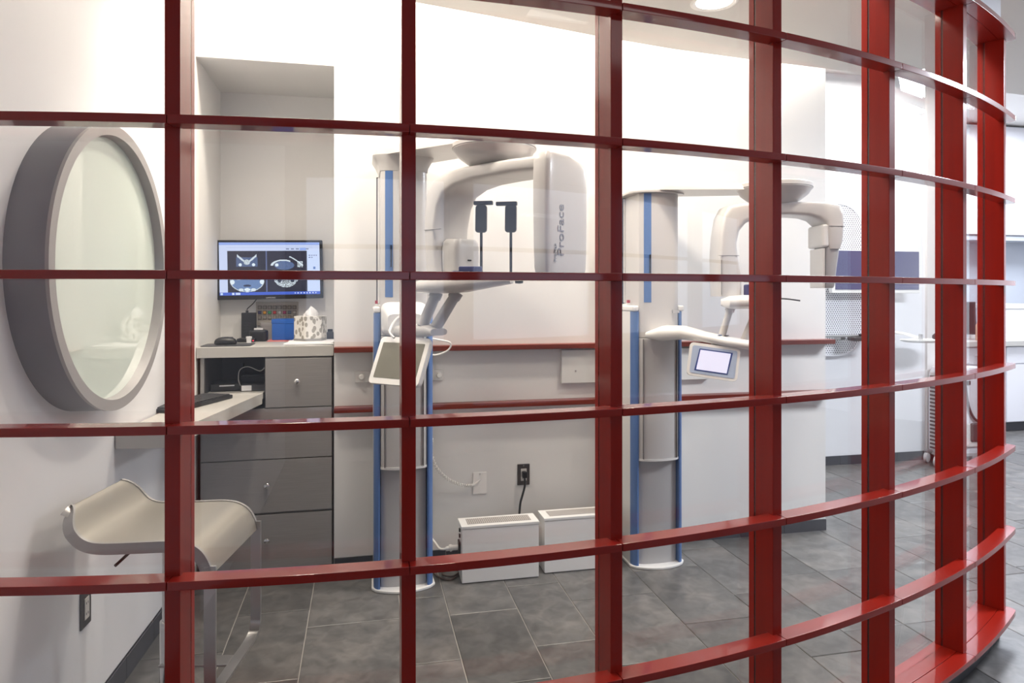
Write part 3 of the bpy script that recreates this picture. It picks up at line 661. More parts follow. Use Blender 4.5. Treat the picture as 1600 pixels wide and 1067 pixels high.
# ================================================================== DENTAL SCANNERS
def column(t, cx, lift, strip=True, flare=False, top=2.045):
    """floor-standing telescopic column against the back wall"""
    # foot plate with a bowed front
    pts = [(-.155, 3.80)] + [(-.160 + .32 * k / 16, 3.525 - .075 * math.sin(math.pi * k / 16) ** .6) for k in range(17)] + [(.155, 3.80)]
    mk('foot_plate', prism([(cx + x, y) for x, y in pts], .0005, .013), MWHITE, t, bevel=.003)
    mk('column_body', join(box(cx - .13, cx + .13, 3.60, 3.742, .013, 1.44), box(cx - .150, cx - .118, 3.545, 3.74, .013, 1.40), box(cx + .118, cx + .150, 3.545, 3.74, .013, 1.40)), MWHITE, t, bevel=.006)
    mk('column_cap', join(box(cx - .152, cx - .116, 3.50, 3.742, 1.40, 1.432), box(cx + .116, cx + .152, 3.50, 3.742, 1.40, 1.432)), MWHITE, t, bevel=.010, seg=3)
    for s in (-1, 1):
        pr = [(cx + s * .118, 3.545), (cx + s * .118, 3.500)] + [(cx + s * (.118 + .032 * math.sin(R_(90) * k / 6)), 3.545 - .048 * math.cos(R_(90) * k / 6)) for k in range(1, 7)]
        mk('blue_strip', prism(pr if s > 0 else pr[::-1], .013, 1.40), MBLUE, t, smooth=True)
    b = mk('stop_button_base', box(cx - .142, cx - .126, 3.60, 3.62, 1.432, 1.445), MWHITE, t)
    mk('stop_button', box(cx - .141, cx - .127, 3.602, 3.618, 1.445, 1.462), REDBTN, b)
    def bowed(w, yf, bow, yb, z0, z1):
        pts = [(cx - w, yb)] + [(cx - w + 2 * w * k / 14, yf - bow * math.sin(math.pi * k / 14) ** .55) for k in range(15)] + [(cx + w, yb)]
        return prism(pts, z0, z1)
    mk('recessed_panel', bowed(.114, 3.53, .02, 3.60, .013, .62), MPALE, t, smooth=True)
    zc0 = .585 + lift
    mk('lower_carriage', bowed(.1155, 3.505, .035, 3.598, zc0 + .012, 1.255 + lift), MSHADE, t, smooth=True, bevel=.002)
    mk('carriage_lip', bowed(.117, 3.503, .037, 3.598, zc0, zc0 + .012), MWHITE, t, smooth=True)
    mk('seam_line', join(*[box(cx + s * .098 - .0012, cx + s * .098 + .0012, 3.478, 3.50, zc0 + .012, 1.25 + lift) for s in (-1, 1)]), SEAM, t)
    # upper carriage
    zt_ = top + lift
    mk('upper_carriage', bowed(.1155, 3.505, .035, 3.70, 1.257 + lift, zt_), MSHADE, t, smooth=True, bevel=.002)
    mk('back_rail', join(box(cx - .132, cx - .122, 3.705, 3.74, 1.44, zt_)), DKGREY, t)
    mk('rear_cover', box(cx - .128, cx + .128, 3.702, 3.742, 1.442, zt_), MWHITE, t, bevel=.008)
    if strip:
        pr = []
        for k in range(7):
            x = -.094 + .038 * k / 6; kk = (x + .1155) / .231 * 14
            pr.append((cx + x, 3.505 - .035 * math.sin(math.pi * kk / 14) ** .55 - .0015))
        pr2 = [(x, y + .004) for x, y in pr[::-1]]
        mk('blue_inlay', prism(pr + pr2, 1.45 + lift, zt_ - .002), MBLUE, t, smooth=True)
        mk('level_slot', box(cx - .068, cx - .062, 3.464, 3.472, 1.60 + lift, 1.71 + lift), BLACK, t)
    if flare:
        rs = []
        for z, w, bw in ((0, .120, .036), (.02, .124, .040), (.05, .138, .05), (.07, .152, .06), (.078, .155, .062)):
            rs.append([(cx - w, 3.74, zt_ + z)] + [(cx - w + 2 * w * k / 14, 3.505 - bw * math.sin(math.pi * k / 14) ** .55, zt_ + z) for k in range(15)] + [(cx + w, 3.74, zt_ + z)])
        mk('flared_collar', rings(rs), MSHADE, t, smooth=True)
        return zt_ + .078
    pts = [(-.15, 3.74)] + [(-.165 + .33 * k / 18, 3.53 - .09 * math.sin(math.pi * k / 18) ** .6) for k in range(19)] + [(.15, 3.74)]
    mk('cap_plate', prism([(cx + x, y) for x, y in pts], zt_, zt_ + .016), MSHADE, t, bevel=.004)
    return zt_ + .016
def shoulder(t, p0, p1, z0, z1, w0, w1, h0, h1):
    """domed arm from the column top to the rotation hub"""
    a, b = Vector(p0), Vector(p1); d = (b - a).normalized(); n = Vector((-d.y, d.x)); L = (b - a).length
    rs = []
    S = [(-w0 * 1.0, .02), (-w0 * .92, .40), (-w0 * .7, .72), (-w0 * .35, .94), (0, 1), (.25 * L, 1.02), (.5 * L, .98), (.75 * L, .9), (L, .85), (L + w1 * .5, .74), (L + w1 * .85, .5), (L + w1 * 1.0, .02)]
    for s, k in S:
        f = min(max(s / L, 0), 1); w = w0 + (w1 - w0) * (f * f * (3 - 2 * f)); h = h0 + (h1 - h0) * f; zb_ = z0 + (z1 - z0) * f
        if s < 0: w = w0 * math.sqrt(max(1 - (s / w0) ** 2, .0004))
        if s > L: w = w1 * math.sqrt(max(1 - ((s - L) / w1) ** 2, .0004))
        hh = h * max(k, .05) if (s < 0 or s > L) else h * k
        row = []
        c = a + d * s
        for q in range(13):
            t_ = math.pi * q / 12
            xx = w * math.copysign(abs(math.cos(t_)) ** .8, math.cos(t_)); zz = hh * math.sin(t_) ** .7
            row.append((c.x + n.x * xx, c.y + n.y * xx, zb_ + zz))
        rs.append(row)
    mk('shoulder_arm', rings(rs), MSHADE, t, smooth=True)
def carm(t, hub, ang, zt_, slab):
    """rotating C-arm; local u runs along the arm, n towards the viewer's side"""
    u = Vector((math.cos(R_(ang)), math.sin(R_(ang)), 0)); n = Vector((u.y, -u.x, 0))
    M = frame((hub[0], hub[1], zt_), u, n, (0, 0, 1))
    # bowl shaped hub
    mk('hub', xf(lathe([(0, .105), (.180, .105), (.190, .098), (.190, .072), (.183, .066), (.170, .045), (.135, .018), (.10, -.004), (0, -.01)], 48), M), MSHADE, t, smooth=True)
    mk('hub_seam', xf(lathe([(.1905, .076), (.1915, .076), (.1915, .079), (.1905, .079)] + [(.1905, .076)], 48), M), SEAM, t)
    # arch swept from the tube head over the top to the sensor side: (u, z, half thickness, half depth, direction angle)
    if slab:
        P = [(-.33, -.49, -.25, -.49, .115), (-.335, -.36, -.258, -.37, .120), (-.334, -.23, -.256, -.27, .124), (-.320, -.115, -.235, -.175, .126), (-.285, -.05, -.20, -.118, .126), (-.20, -.018, -.13, -.086, .124), (-.08, -.003, -.04, -.070, .122), (.08, 0, .08, -.064, .122), (.18, 0, .18, -.062, .126), (.33, -.004, .33, -.066, .13)]
    else:
        P = [(-.315, -.49, -.195, -.49, .105), (-.319, -.37, -.195, -.37, .108), (-.320, -.28, -.214, -.29, .108), (-.312, -.17, -.222, -.22, .106), (-.297, -.07, -.207, -.152, .104), (-.270, -.020, -.172, -.110, .102), (-.20, -.005, -.12, -.084, .098), (-.10, 0, -.06, -.070, .095), (.05, .003, .05, -.066, .094), (.16, .002, .15, -.072, .094), (.25, -.002, .20, -.088, .096), (.312, -.014, .228, -.115, .098), (.330, -.05, .235, -.140, .098), (.333, -.12, .238, -.160, .098), (.328, -.20, .240, -.21, .096), (.315, -.243, .248, -.243, .092)]
    rs = []
    for (uo, zo, ui, zi, hd) in P:
        cu_, cz_ = (uo + ui) / 2, (zo + zi) / 2; du, dz = (uo - ui) / 2, (zo - zi) / 2
        rs.append([(cu_ + du * a, b, cz_ + dz * a) for a, b in superell(1, hd, 36, 5.5)])
    mk('arch', xf(rings(rs), M), MSHADE, t, smooth=True)
    # tube head lower cover and its seam
    mk('head_seam', xf(join(box(-.322, -.217, .119 if slab else .1045, .125 if slab else .1085, -.2802, -.2782)), M), SEAM, t)
    if slab:
        # face-scanner housing: tall slab closing the right end
        rs = []
        for z, k, d in ((-.49, .90, .93), (-.47, .96, .96), (-.38, .99, .985), (-.22, 1, 1), (-.10, 1, 1), (-.035, .99, .985), (-.006, .95, .94), (.0, .88, .90)):
            rs.append([(.362 + a, b, z - (.03 * max(0, -b / .155) if z > -.2 else 0)) for a, b in superell(.042 * k, .158 * d, 44, 7)])
        mk('scanner_housing', xf(rings(rs), M), MSHADE, t, smooth=True)
        def TM(b, z): return frame(M @ Vector((.4050, b, z)), (0, 0, 1), u.cross(Vector((0, 0, 1))), u)
        text('lettering', 'ProFace', .066, TM(.062, -.315), INK, t, label='grey lettering reading ProFace')
        text('lettering', 'ProMax', .024, TM(.104, -.41), INK, t, label='small grey lettering reading ProMax')
        # inner sensor panel
        mk('sensor_panel', xf(box(.300, .320, -.085, .085, -.44, -.16), M), MWHITE, t, bevel=.006)
        mk('sensor_foot', xf(box(.275, .320, -.06, .06, -.485, -.44), M), MPALE, t, bevel=.006)
        rs = []
        for z, k in ((-.49, .97), (-.40, 1), (-.36, .99), (-.335, .93), (-.322, .8)):
            rs.append([(-.205 + a, b, z) for a, b in superell(.055 * k, .088 * k, 28, 5)])
        mk('tube_collimator', xf(rings(rs), M), MPALE, t, smooth=True)
        mk('beam_slot', xf(box(-.1505, -.148, -.012, .012, -.425, -.418), M), BLACK, t)
    else:
        rs = []
        for z, k, du in ((-.445, .70, -.010), (-.43, .80, -.010), (-.34, .86, -.004), (-.26, .97, 0), (-.235, 1, 0)):
            rs.append([(.272 + du + a, b + .01, z) for a, b in superell(.040 * k, .075 * k, 24, 6)])
        mk('sensor_head', xf(rings(rs), M), MPALE, t, smooth=True)
        mk('sensor_window', xf(box(.218, .232, -.07, .085, -.445, -.24), M), MWHITE, t, bevel=.003)
        mk('sensor_edge', xf(box(.2318, .2352, .07, .088, -.445, -.24), M), SEAM, t)
        mk('sensor_shell', xf(box(.212, .252, -.088, .094, -.235, -.115), M), MWHITE, t, bevel=.014, seg=3)
        mk('arch_seam', xf(join(box(.245, .330, .097, .0992, -.128, -.126), box(-.308, -.306, .102, .107, -.48, -.30)), M), SEAM, t)
    return M

# ---------- left-hand scanner
m1 = thing('dental_scanner', (.209, 3.62, 0), 'tall white dental X-ray scanner with a wide camera housing on its arm, nearer the niche', 'scanner', 'dental X-ray scanners on the back wall')
ztop = column(m1, .209, .03, flare=True, top=2.085)
HUB1 = (.59, 3.06)
shoulder(m1, (.209, 3.60), HUB1, ztop, 2.175, .155, .13, .11, .035)
carm(m1, HUB1, -50, 2.075, True)
# carriage fairing, control arm and patient table
rs = []
for y, w, zl, zh in ((3.60, .115, 1.29, 1.47), (3.46, .115, 1.285, 1.455), (3.42, .105, 1.29, 1.44), (3.38, .085, 1.30, 1.40)):
    rs.append([(.209 + a, y, (zl + zh) / 2 + b) for a, b in superell(w, (zh - zl) / 2, 28, 5)])
mk('carriage_fairing', rings(rs), MWHITE, m1, smooth=True)
def armloft(t, name, pts, m):
    P = [Vector(p[:3]) for p in pts]; rs = []
    for i, p in enumerate(P):
        d = (P[min(i + 1, len(P) - 1)] - P[max(i - 1, 0)]); d.z = 0; d.normalize(); n = Vector((-d.y, d.x, 0))
        rs.append([p + n * a + Vector((0, 0, 1)) * b for a, b in superell(pts[i][3], pts[i][4], 24, 3.2)])
    return mk(name, rings(rs), m, t, smooth=True)
armloft(m1, 'control_arm', [(.20, 3.46, 1.315, .07, .030), (.235, 3.36, 1.315, .075, .032), (.285, 3.25, 1.325, .070, .032), (.325, 3.17, 1.328, .055, .024), (.345, 3.13, 1.322, .045, .016)], MSHADE)
mk('arm_buttons', join(*[lathe([(0, 0), (.007, 0), (.007, .003), (0, .003)], 12, (.265 + .022 * (k % 2), 3.28 - .03 * (k // 2), 1.357)) for k in range(4)]), NAVY, m1)
armloft(m1, 'patient_table', [(.245, 3.24, 1.52, .035, .012), (.29, 3.20, 1.53, .085, .030), (.37, 3.13, 1.535, .10, .037), (.46, 3.07, 1.540, .095, .036), (.57, 3.02, 1.552, .08, .026), (.655, 2.985, 1.560, .05, .018)], MSHADE)
mk('table_tip', xf(lathe([(0, -.018), (.018, -.016), (.020, 0), (.018, .016), (0, .018)], 16), Matrix.Translation((.685, 2.972, 1.560))), BLACK, m1, smooth=True)
for (a, b) in (((.345, 3.21, 1.505), (.275, 3.20, 1.345)), ((.43, 3.13, 1.505), (.335, 3.155, 1.345))):
    mk('table_post', tube([b, tuple((Vector(a) + Vector(b)) / 2), a], [.027, .026, .024], 16), MPALE, m1, smooth=True)
    mk('post_collar', tube([tuple(Vector(a) * .82 + Vector(b) * .18), tuple(Vector(a) * 1.0)], .030, 16), MPALE, m1, smooth=True)
# temple rests
for (bx, by, px) in ((.527, 3.045, 0), (.655, 3.005, 1)):
    mk('temple_rod', tube([(bx, by, 1.545), (bx, by, 1.79)], .0065, 10), BLACK, m1, smooth=True)
    p = mk('temple_pad', xf(prism(rrect(.054, .125, .014), -.012, .012), frame((bx, by, 1.835), (.9, -.35, 0), (.02, .05, 1), (.35, .9, 0))), BLACK, m1, bevel=.005)
    mk('pad_bracket', xf(box(-.035, .055, -.014, .014, .062, .080) if px == 0 else box(-.07, .03, -.014, .014, .058, .076), frame((bx, by, 1.835), (.9, -.35, 0), (.35, .9, 0), (0, 0, 1))), BLACK, p, bevel=.004)
mk('chin_clamp', xf(join(box(-.075, .03, -.02, .02, .02, .045), box(-.105, -.06, -.018, .018, -.005, .025)), rz((.50, 3.04, 1.575), -12)), NAVY, m1, bevel=.006)
# touch panel hanging under the arm, switched off
NT = Vector((-.62, -.66, .42)).normalized(); XT = Vector((0, 0, 1)).cross(NT).normalized(); YT = NT.cross(XT)
def touch_panel(t, o, XT, YT, NT, w, h, th, scr_m, lit):
    M = frame(o, XT, YT, NT)
    tp = mk('touch_panel', xf(rings([[(x * k, y * k, z) for x, y in rrect(w, h, .022)] for z, k in ((-th, .80), (-th * .8, .90), (-th * .25, .99), (0, 1), (.004, .985))]), M), MWHITE, t, smooth=True)
    if lit:
        mk('bezel', xf(prism(rrect(w - .03, h - .03, .012), .0042, .0052), M), LBLUE, tp)
        mk('screen_frame', xf(prism([(-.089, -.056), (.075, -.056), (.089, .058), (-.075, .058)], .0054, .0062), M), LCDFRAME, tp)
        mk('screen', xf(prism([(-.080, -.050), (.070, -.050), (.080, .052), (-.070, .052)], .0064, .0070), M), LCD, tp)
    else:
        mk('screen', xf(prism(rrect(w - .050, h - .060, .004), .0042, .0054), M), scr_m, tp)
    return tp
touch_panel(m1, (.172, 3.215, 1.185), XT, YT, NT, .300, .235, .05, OFFSCR, False)
mk('panel_hanger', join(tube([(.20, 3.30, 1.305), (.195, 3.26, 1.24)], .022, 14)), MSHADE, m1, smooth=True)
mk('panel_cable', tube(smoothpath([(.15, 3.26, 1.29), (.13, 3.30, 1.32), (.16, 3.36, 1.37), (.20, 3.39, 1.395)]), .006, 8), MSHADE, m1, smooth=True)
mk('loop_cable', tube(smoothpath([(.30, 3.62, 1.27), (.40, 3.69, 1.25), (.47, 3.70, 1.23), (.46, 3.715, 1.19), (.40, 3.72, 1.165), (.345, 3.72, 1.17)]), .005, 8), WPLASTIC, m1, smooth=True)

# ---------- right-hand scanner
m2 = thing('dental_scanner', (1.595, 3.62, 0), 'white dental X-ray scanner with a slim arched arm and lit touch panel', 'scanner', 'dental X-ray scanners on the back wall')
ztop2 = column(m2, 1.595, 0.0, top=2.045)
HUB2 = (2.13, 3.24)
shoulder(m2, (1.60, 3.60), HUB2, ztop2, 2.035, .15, .12, .085, .03)
carm(m2, HUB2, -13, 1.972, False)
armloft(m2, 'control_arm', [(1.555, 3.49, 1.275, .085, .020), (1.60, 3.43, 1.285, .105, .042), (1.68, 3.37, 1.290, .095, .036), (1.76, 3.30, 1.272, .085, .026), (1.85, 3.23, 1.250, .085, .026), (1.93, 3.17, 1.238, .075, .024), (1.975, 3.14, 1.228, .055, .014)], MWHITE)
mk('arm_buttons', join(*[lathe([(0, 0), (.010, 0), (.010, .003), (0, .003)], 12, (1.815 + .040 * math.cos(R_(60 * k)), 3.235 + .028 * math.sin(R_(60 * k)), 1.279)) for k in range(6)]), DKGREY, m2)
mk('centre_button', lathe([(0, 0), (.014, 0), (.013, .006), (0, .007)], 16, (1.815, 3.235, 1.279)), MBLUE, m2)
mk('maker_plate', box(1.66, 1.70, 3.466, 3.474, 1.392, 1.408), MPALE, m2)
armloft(m2, 'patient_table', [(1.825, 3.245, 1.452, .04, .018), (1.86, 3.225, 1.452, .095, .034), (1.93, 3.19, 1.455, .11, .036), (2.0, 3.155, 1.455, .10, .034), (2.05, 3.13, 1.455, .06, .022)], MWHITE)
for (a, b) in (((1.868, 3.22, 1.43), (1.825, 3.24, 1.27)), ((1.985, 3.165, 1.43), (1.925, 3.19, 1.255))):
    mk('table_post', tube([b, tuple((Vector(a) + Vector(b)) / 2), a], [.020, .017, .018], 16), MSHADE, m2, smooth=True)
    mk('post_collar', tube([tuple(Vector(a) * .84 + Vector(b) * .16), a], .024, 16), MSHADE, m2, smooth=True)
mk('chin_rest', box(1.925, 1.975, 3.16, 3.20, 1.485, 1.545), NAVY, m2, bevel=.008)
mk('bite_rod', tube(smoothpath([(2.0, 3.15, 1.47), (2.10, 3.11, 1.472), (2.18, 3.09, 1.462)]), .004, 8), DKGREY, m2, smooth=True)
N2 = Vector((-.42, -.88, .16)).normalized(); X2 = Vector((0, 0, 1)).cross(N2).normalized(); X2 = (X2 * math.cos(R_(-7)) + N2.cross(X2) * math.sin(R_(-7))); Y2 = N2.cross(X2)
touch_panel(m2, (1.752, 3.19, 1.150), X2, Y2, N2, .252, .172, .055, None, True)
mk('panel_hanger', tube([(1.79, 3.24, 1.262), (1.785, 3.235, 1.20)], .02, 12), MSHADE, m2, smooth=True)

# wall mounting plates of the two scanners
def mount_plate(xa, xb, za, zb_, knobs, lab):
    t = thing('mounting_plate', ((xa + xb) / 2, 3.82, za), lab, 'mounting plate', 'white mounting plates between the handrails')
    mk('plate', box(xa, xb, 3.806, 3.820, za, zb_), WPLASTIC, t, bevel=.003)
    for kx in knobs:
        mk('knob', xf(lathe([(0, 0), (.016, 0), (.016, .012), (.012, .018), (0, .019)], 20), frame((kx, 3.806, (za + zb_) / 2), (1, 0, 0), (0, 0, 1), (0, -1, 0))), WPLASTIC, t, smooth=True)
mount_plate(-.035, .445, 1.015, 1.075, (0.0, .42), 'narrow white mounting plate with round knobs behind the left-hand scanner')
t_ = thing('service_panel', (1.5, 3.82, .985), 'wide white service panel behind the right-hand scanner column', 'panel')
mk('panel_box', box(1.125, 2.06, 3.790, 3.820, .980, 1.172), WPLASTIC, t_, bevel=.003)
mk('screw', xf(lathe([(0, 0), (.006, 0), (.005, .003), (0, .003)], 12), frame((1.21, 3.790, 1.05), (1, 0, 0), (0, 0, 1), (0, -1, 0))), STEEL, t_)

# ================================================================== POWER BOXES, OUTLETS
def power_box(xa, xb, yf, yb, h, lab):
    t = thing('power_unit', ((xa + xb) / 2, (yf + yb) / 2, 0), lab, 'power unit', 'white power units on the floor')
    mk('cabinet', box(xa, xb, yf, yb, .004, h - .014), MWHITE, t, bevel=.003)
    mk('cover', box(xa - .003, xb + .003, yf - .003, yb + .003, h - .014, h), MWHITE, t, bevel=.002)
    mk('perforated_grille', box(xa + .035, xb - .035, yf + .028, yb - .022, h, h + .0012), DOTS, t)
    mk('rubber_feet', join(*[box(x, x + .02, y, y + .02, 0, .004) for x in (xa + .02, xb - .04) for y in (yf + .015, yb - .03)]), BLACK, t)
    return t
pu = power_box(.505, .914, 3.50, 3.635, .297, 'white power unit with perforated top, the left of the two, white plug in its side')
mk('power_inlet', box(.496, .505, 3.55, 3.60, .12, .20), BLACK, pu, bevel=.002)
mk('fuse_row', join(*[box(.4985, .505, 3.557, 3.575, z, z + .018) for z in (.06, .22, .25)]), DKGREY, pu)
power_box(.955, 1.375, 3.535, 3.67, .297, 'white power unit with perforated top, the right of the two, half behind a post')
mk('white_flex', tube(smoothpath([(.494, 3.575, .165), (.46, 3.575, .165), (.44, 3.575, .162), (.405, 3.60, .155), (.39, 3.70, .15), (.372, 3.765, .16)]), [.014] * 6 + [.018] * 4 + [.012] * 4 + [.006] * 17, 10), WPLASTIC, smooth=True, label='white power cord plugged into the side of the left power unit', cat='cord')
for lab, yy, zz in (('thin brown cable coiled on the floor beside the left power unit', 3.58, .006),):
    mk('floor_cable', tube(smoothpath([(.36, 3.72, zz), (.40, 3.60, zz), (.46, 3.56, zz), (.52, 3.66, zz), (.45, 3.70, zz + .002), (.42, 3.62, zz + .006), (.47, 3.58, zz + .008), (.55, 3.70, zz)]), .005, 8), mat('brown_cable', (.10, .07, .06), .5), smooth=True, label=lab, cat='cable')
def outlet(name, xc, zc_, w, h, m, lab, dark):
    t = thing(name, (xc, 3.82, zc_ - h / 2), lab, 'outlet')
    mk('cover_plate', box(xc - w / 2, xc + w / 2, 3.813, 3.820, zc_ - h / 2, zc_ + h / 2), m, t, bevel=.002)
    if dark:
        mk('receptacle', box(xc - .017, xc + .017, 3.809, 3.813, zc_ - .035, zc_ + .035), SOCKET, t, bevel=.002)
        mk('slots', join(*[box(xc - .008 + dx, xc - .005 + dx, 3.8085, 3.809, zc_ - .022, zc_ - .012) for dx in (0, .012)]), BLACK, t)
    mk('screw', box(xc - .003, xc + .003, 3.811, 3.813, zc_ + h / 2 - .012, zc_ + h / 2 - .006), STEEL, t)
    return t
outlet('cable_outlet', .652, .428, .078, .122, mat('bright_white_plastic', (.90, .88, .85), .35), 'white cover plate where the coiled white cord enters the wall', False)
outlet('power_outlet', .906, .462, .072, .120, DSTEEL, 'dark steel power outlet with a black plug above the power units', True)
cord = smoothpath([(.368, 3.68, .72), (.372, 3.74, .62), (.41, 3.765, .53), (.47, 3.775, .47), (.54, 3.78, .435), (.60, 3.79, .425), (.63, 3.80, .435), (.652, 3.805, .448)], 30)
hel = []
P = cord
for i, p in enumerate(P):
    t = (P[min(i + 1, len(P) - 1)] - P[max(i - 1, 0)]).normalized(); u_ = Vector((0, 1, 0)); b_ = t.cross(u_).normalized()
    r = .006 if i < len(P) - 45 else .0005
    hel.append(p + u_ * r * math.cos(i * 1.1) + b_ * r * math.sin(i * 1.1))
mk('coiled_cord', tube(hel, .0045, 6), WPLASTIC, smooth=True, label='coiled white cord running from the left-hand scanner to the wall plate', cat='cord')
pc = thing('black_power_cord', (.91, 3.80, .30), 'black power cord hanging from the steel outlet behind the power units', 'cord')
mk('plug', box(.893, .919, 3.775, 3.809, .45, .485), BLACK, pc, bevel=.005)
mk('cable', tube(smoothpath([(.906, 3.785, .452), (.904, 3.775, .41), (.888, 3.765, .36), (.872, 3.755, .31), (.866, 3.75, .22), (.87, 3.76, .05)]), .0065, 8), BLACK, pc, smooth=True)
# outlet low on the left wall
ow = thing('wall_outlet', (wx(2.586), 2.586, .365), 'dark framed outlet low on the left wall under the stool', 'outlet')
MO = frame((wx(2.586), 2.586, .43), W_E, (0, 0, 1), W_N)
mk('cover_plate', xf(box(-.038, .038, -.062, .062, 0, .006), MO), DSTEEL, ow, bevel=.002)
mk('receptacle', xf(box(-.017, .017, -.036, .036, .006, .009), MO), SOCKET, ow, bevel=.001)
mk('slots', xf(join(*[box(dx, dx + .003, z, z + .008, .009, .0095) for dx in (-.008, .005) for z in (-.022, .014)]), MO), BLACK, ow)

# ================================================================== TREATMENT AREA BEYOND THE WALL
pf = thing('perforated_panel', (3.99, 5.2, .98), 'white perforated metal panel with rounded ends on the far wall', 'panel')
pts = superell(.36, .665, 64, 2.9)
MPf = frame((3.985, 5.197, 1.62), (1, 0, 0), (0, 0, 1), (0, -1, 0))
mk('perforated_sheet', xf(prism([(x * .965, y * .98) for x, y in pts], 0, .006), MPf), PERF, pf)
rs = [[(x * k, y * kk, z) for x, y in pts] for k, kk, z in ((1, 1, -.04), (1, 1, .010), (.965, .98, .010), (.965, .98, -.04))]
mk('panel_edge', xf(rings(rs + [rs[0]], caps=False), MPf), CABW, pf, smooth=True)
tv = thing('wall_screen', (4.40, 5.1, 1.5), 'wide dark screen with a white frame mounted over the perforated panel', 'screen')
MT = rz((4.33, 5.06, 1.690), 0)
mk('frame', xf(box(-.455, .420, .0, .045, -.190, .180), MT), WPLASTIC, tv, bevel=.006)
mk('screen', xf(box(-.425, .405, -.003, .0, -.160, .170), MT), TVSCR, tv)
mk('mount', xf(box(-.37, -.25, .045, .138, -.08, .08), MT), STEEL, tv)
sh = thing('swing_shelf', (4.1, 5.05, 1.10), 'thin steel swing shelf with a dark handpiece in front of the perforated panel', 'shelf')
mk('shelf_bar', box(3.72, 4.30, 5.04, 5.14, 1.128, 1.143), STEEL, sh, bevel=.004)
mk('tool_rest', box(4.02, 4.26, 4.97, 5.06, 1.098, 1.130), DSTEEL, sh, bevel=.006)
mk('handpiece', tube([(4.10, 5.01, 1.148), (4.26, 5.01, 1.150)], [.010, .014], 10), BLACK, sh, smooth=True)
mk('arm', box(3.99, 4.03, 5.10, 5.1905, 1.10, 1.128), STEEL, sh)
tr = thing('instrument_tray', (4.72, 4.98, 1.06), 'round white instrument tray on a slim arm beside the far wall', 'tray')
mk('dish', lathe([(0, 0), (.15, 0), (.185, .012), (.19, .022), (.185, .022), (.15, .008), (0, .006)], 40, (4.70, 4.96, 1.082), 1.15, .7), WPLASTIC, tr, smooth=True)
mk('arm', tube(smoothpath([(4.45, 5.22, 1.155), (4.60, 5.10, 1.15), (4.70, 4.98, 1.10), (4.70, 4.96, 1.083)]), .012, 10), WPLASTIC, tr, smooth=True)
mk('upright_pin', lathe([(0, 0), (.016, 0), (.016, .06), (0, .065)], 14, (4.66, 4.96, 1.09)), STEEL, tr, smooth=True)
hm = thing('handset', (4.82, 4.95, 1.105), 'small dark grey handset lying on the round tray', 'handset')
mk('handset_shell', rings([[(4.83 + x * s, 4.95 + y * s, 1.105 + z) for x, y in superell(.048, .04, 20, 2.5)] for s, z in ((.8, 0), (1, .012), (.95, .034), (.6, .05), (.2, .054))]), DKGREY, hm, smooth=True)
mk('handset_key', lathe([(0, 0), (.012, 0), (.010, .004), (0, .005)], 12, (4.83, 4.95, 1.158)), STEEL, hm)
# mobile unit on castors
mu = thing('mobile_unit', (5.075, 5.09, 0), 'white mobile unit on castors with louvred side and black cable', 'mobile unit')
mk('body', rings([[(5.165 + x * k, 5.09 + y * k, z) for x, y in rrect(.46, .20, .045)] for z, k in ((.09, .96), (.11, 1), (.70, 1), (.80, .97), (.845, .88))]), CABW, mu, smooth=True)
mk('base_skirt', prism(rrect(.465, .205, .045, 5, 5.165, 5.09), .075, .10), MPALE, mu)
mk('louvre_panel', box(4.930, 4.937, 5.035, 5.140, .12, .80), WPLASTIC, mu)
for k in range(20): mk('louvre', box(4.922, 4.930, 5.038, 5.137, .13 + .033 * k, .145 + .033 * k), DSTEEL, mu)
mk('handle', tube(smoothpath([(4.94, 5.0, .80), (4.93, 4.99, .86), (4.98, 4.99, .885), (5.08, 5.0, .87)]), .018, 10), MPALE, mu, smooth=True)
for (x, y) in ((4.885, 4.99), (5.40, 4.99), (4.93, 5.14), (5.38, 5.14)):
    c_ = mk('castor', xf(lathe([(0, -.016), (.030, -.016), (.044, -.012), (.046, 0), (.044, .012), (.030, .016), (0, .016)], 24), frame((x - .035, y, .0465), (.9, .42, 0), (0, 0, 1), (.42, -.9, 0))), MPALE, mu, smooth=True)
    mk('castor_fork', join(box(x - .05, x + .05, y - .018, y + .018, .085, .115)), STEEL, c_, bevel=.006)
mk('hanging_cable', tube(smoothpath([(5.13, 4.98, .78), (5.135, 4.972, .66), (5.16, 4.97, .52), (5.21, 4.97, .42), (5.27, 4.965, .37)]), .011, 8), DKGREY, mu, smooth=True)
mk('cable_plug', box(5.175, 5.30, 4.945, 4.978, .205, .37), DKGREY, mu, bevel=.02, seg=3)
mk('side_pocket', box(5.15, 5.30, 4.965, 4.990, .16, .36), WPLASTIC, mu, bevel=.010)
mk('port_cover', box(5.13, 5.19, 4.975, 4.990, .70, .735), BLACK, mu, bevel=.003)
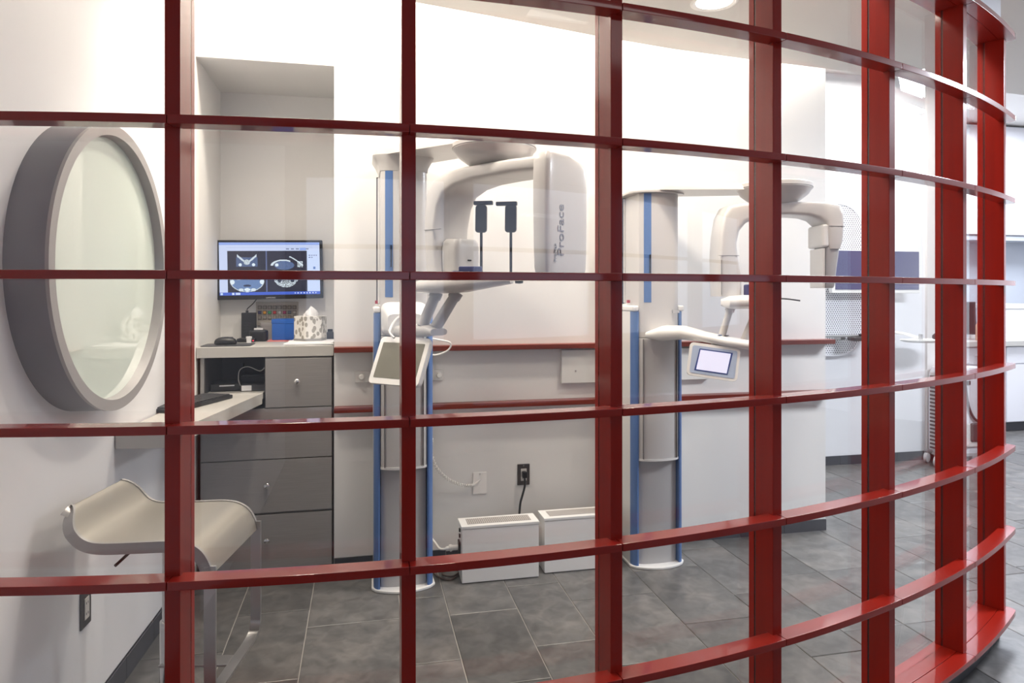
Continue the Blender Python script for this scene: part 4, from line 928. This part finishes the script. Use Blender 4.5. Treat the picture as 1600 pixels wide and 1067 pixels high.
# far counter with cabinets
fc = thing('counter_cabinet', (6.8, 6.4, 0), 'white base cabinet with long worktop along the end wall', 'cabinet')
mk('base_carcass', box(5.32, 8.3, 6.10, 6.70, .10, .93), CABW, fc)
mk('plinth', box(5.32, 8.3, 6.13, 6.70, 0, .10), BASEB, fc)
mk('worktop', box(5.30, 8.32, 6.04, 6.715, .93, .985), LAMTOP, fc, bevel=.003)
for k in range(4):
    xa = 5.33 + k * .74
    d_ = mk('drawer', box(xa, xa + .73, 6.078, 6.10, .74, .92), CABW, fc, bevel=.002)
    mk('handle', xf(tube([(-.05, 0, 0), (.05, 0, 0)], .007, 8), Matrix.Translation((xa + .365, 6.062, .83))), CHROME, d_)
    d_ = mk('door', box(xa, xa + .73, 6.078, 6.10, .11, .73), CABW, fc, bevel=.002)
    mk('handle', xf(tube([(0, 0, -.05), (0, 0, .05)], .007, 8), Matrix.Translation((xa + .68, 6.062, .62))), CHROME, d_)
uc = thing('wall_cabinet', (6.8, 6.55, 2.12), 'white wall cabinet with a lit lower edge above the far worktop', 'cabinet')
mk('upper_carcass', box(5.32, 8.3, 6.42, 6.715, 2.16, 3.40), CABW, uc)
mk('light_pelmet', box(5.32, 8.3, 6.42, 6.715, 2.10, 2.155), SPLASH, uc)
for k in range(4): mk('cabinet_door', box(5.33 + k * .74, 6.06 + k * .74, 6.40, 6.42, 2.165, 3.39), CABW, uc, bevel=.002)
mk('splashback', box(5.32, 8.3, 6.69, 6.712, .986, 2.10), SPLASH, label='blue-grey splashback between far worktop and wall cabinet', cat='splashback')
fmn = thing('desk_monitor', (6.42, 6.4, .985), 'dark monitor seen edge-on on the far worktop', 'monitor')
MF = rz((6.40, 6.42, .985), -40)
mk('casing', xf(box(-.25, .25, -.02, .02, .06, .42), MF), DKGREY, fmn, bevel=.006)
mk('screen', xf(box(-.235, .235, -.022, -.02, .075, .405), MF), BLACK, fmn)
mk('stand', xf(join(box(-.09, .09, -.07, .07, .0, .012), box(-.02, .02, -.01, .03, .012, .2)), MF), DKGREY, fmn, bevel=.003)
def bottle(x, y, m, h, lab, r=.035):
    t = thing('bottle', (x, y, .985), lab, 'bottle', 'bottles on the far worktop')
    mk('bottle_body', lathe([(0, 0), (r, 0), (r, h * .7), (r * .45, h * .82), (r * .45, h * .9), (0, h * .9)], 20, (x, y, .9855)), m, t, smooth=True)
    mk('cap', lathe([(0, 0), (r * .5, 0), (r * .5, h * .1), (0, h * .1)], 16, (x, y, .9855 + h * .9)), PAPER, t, smooth=True)
bottle(6.60, 6.22, PEACH, .24, 'peach coloured bottle beside the far monitor')
bottle(6.74, 6.45, WPLASTIC, .20, 'white bottle behind the peach bottle on the far worktop')
bottle(6.66, 6.27, PINK, .25, 'pink labelled bottle on the far worktop')
bx2 = thing('storage_box', (7.0, 6.35, .985), 'large white storage box on the far worktop at the right edge', 'box')
mk('box_body', box(6.94, 7.4, 6.22, 6.58, .986, 1.33), PAPER, bx2, bevel=.004)
mk('box_lid', box(6.93, 7.41, 6.21, 6.59, 1.33, 1.38), PAPER, bx2, bevel=.004)
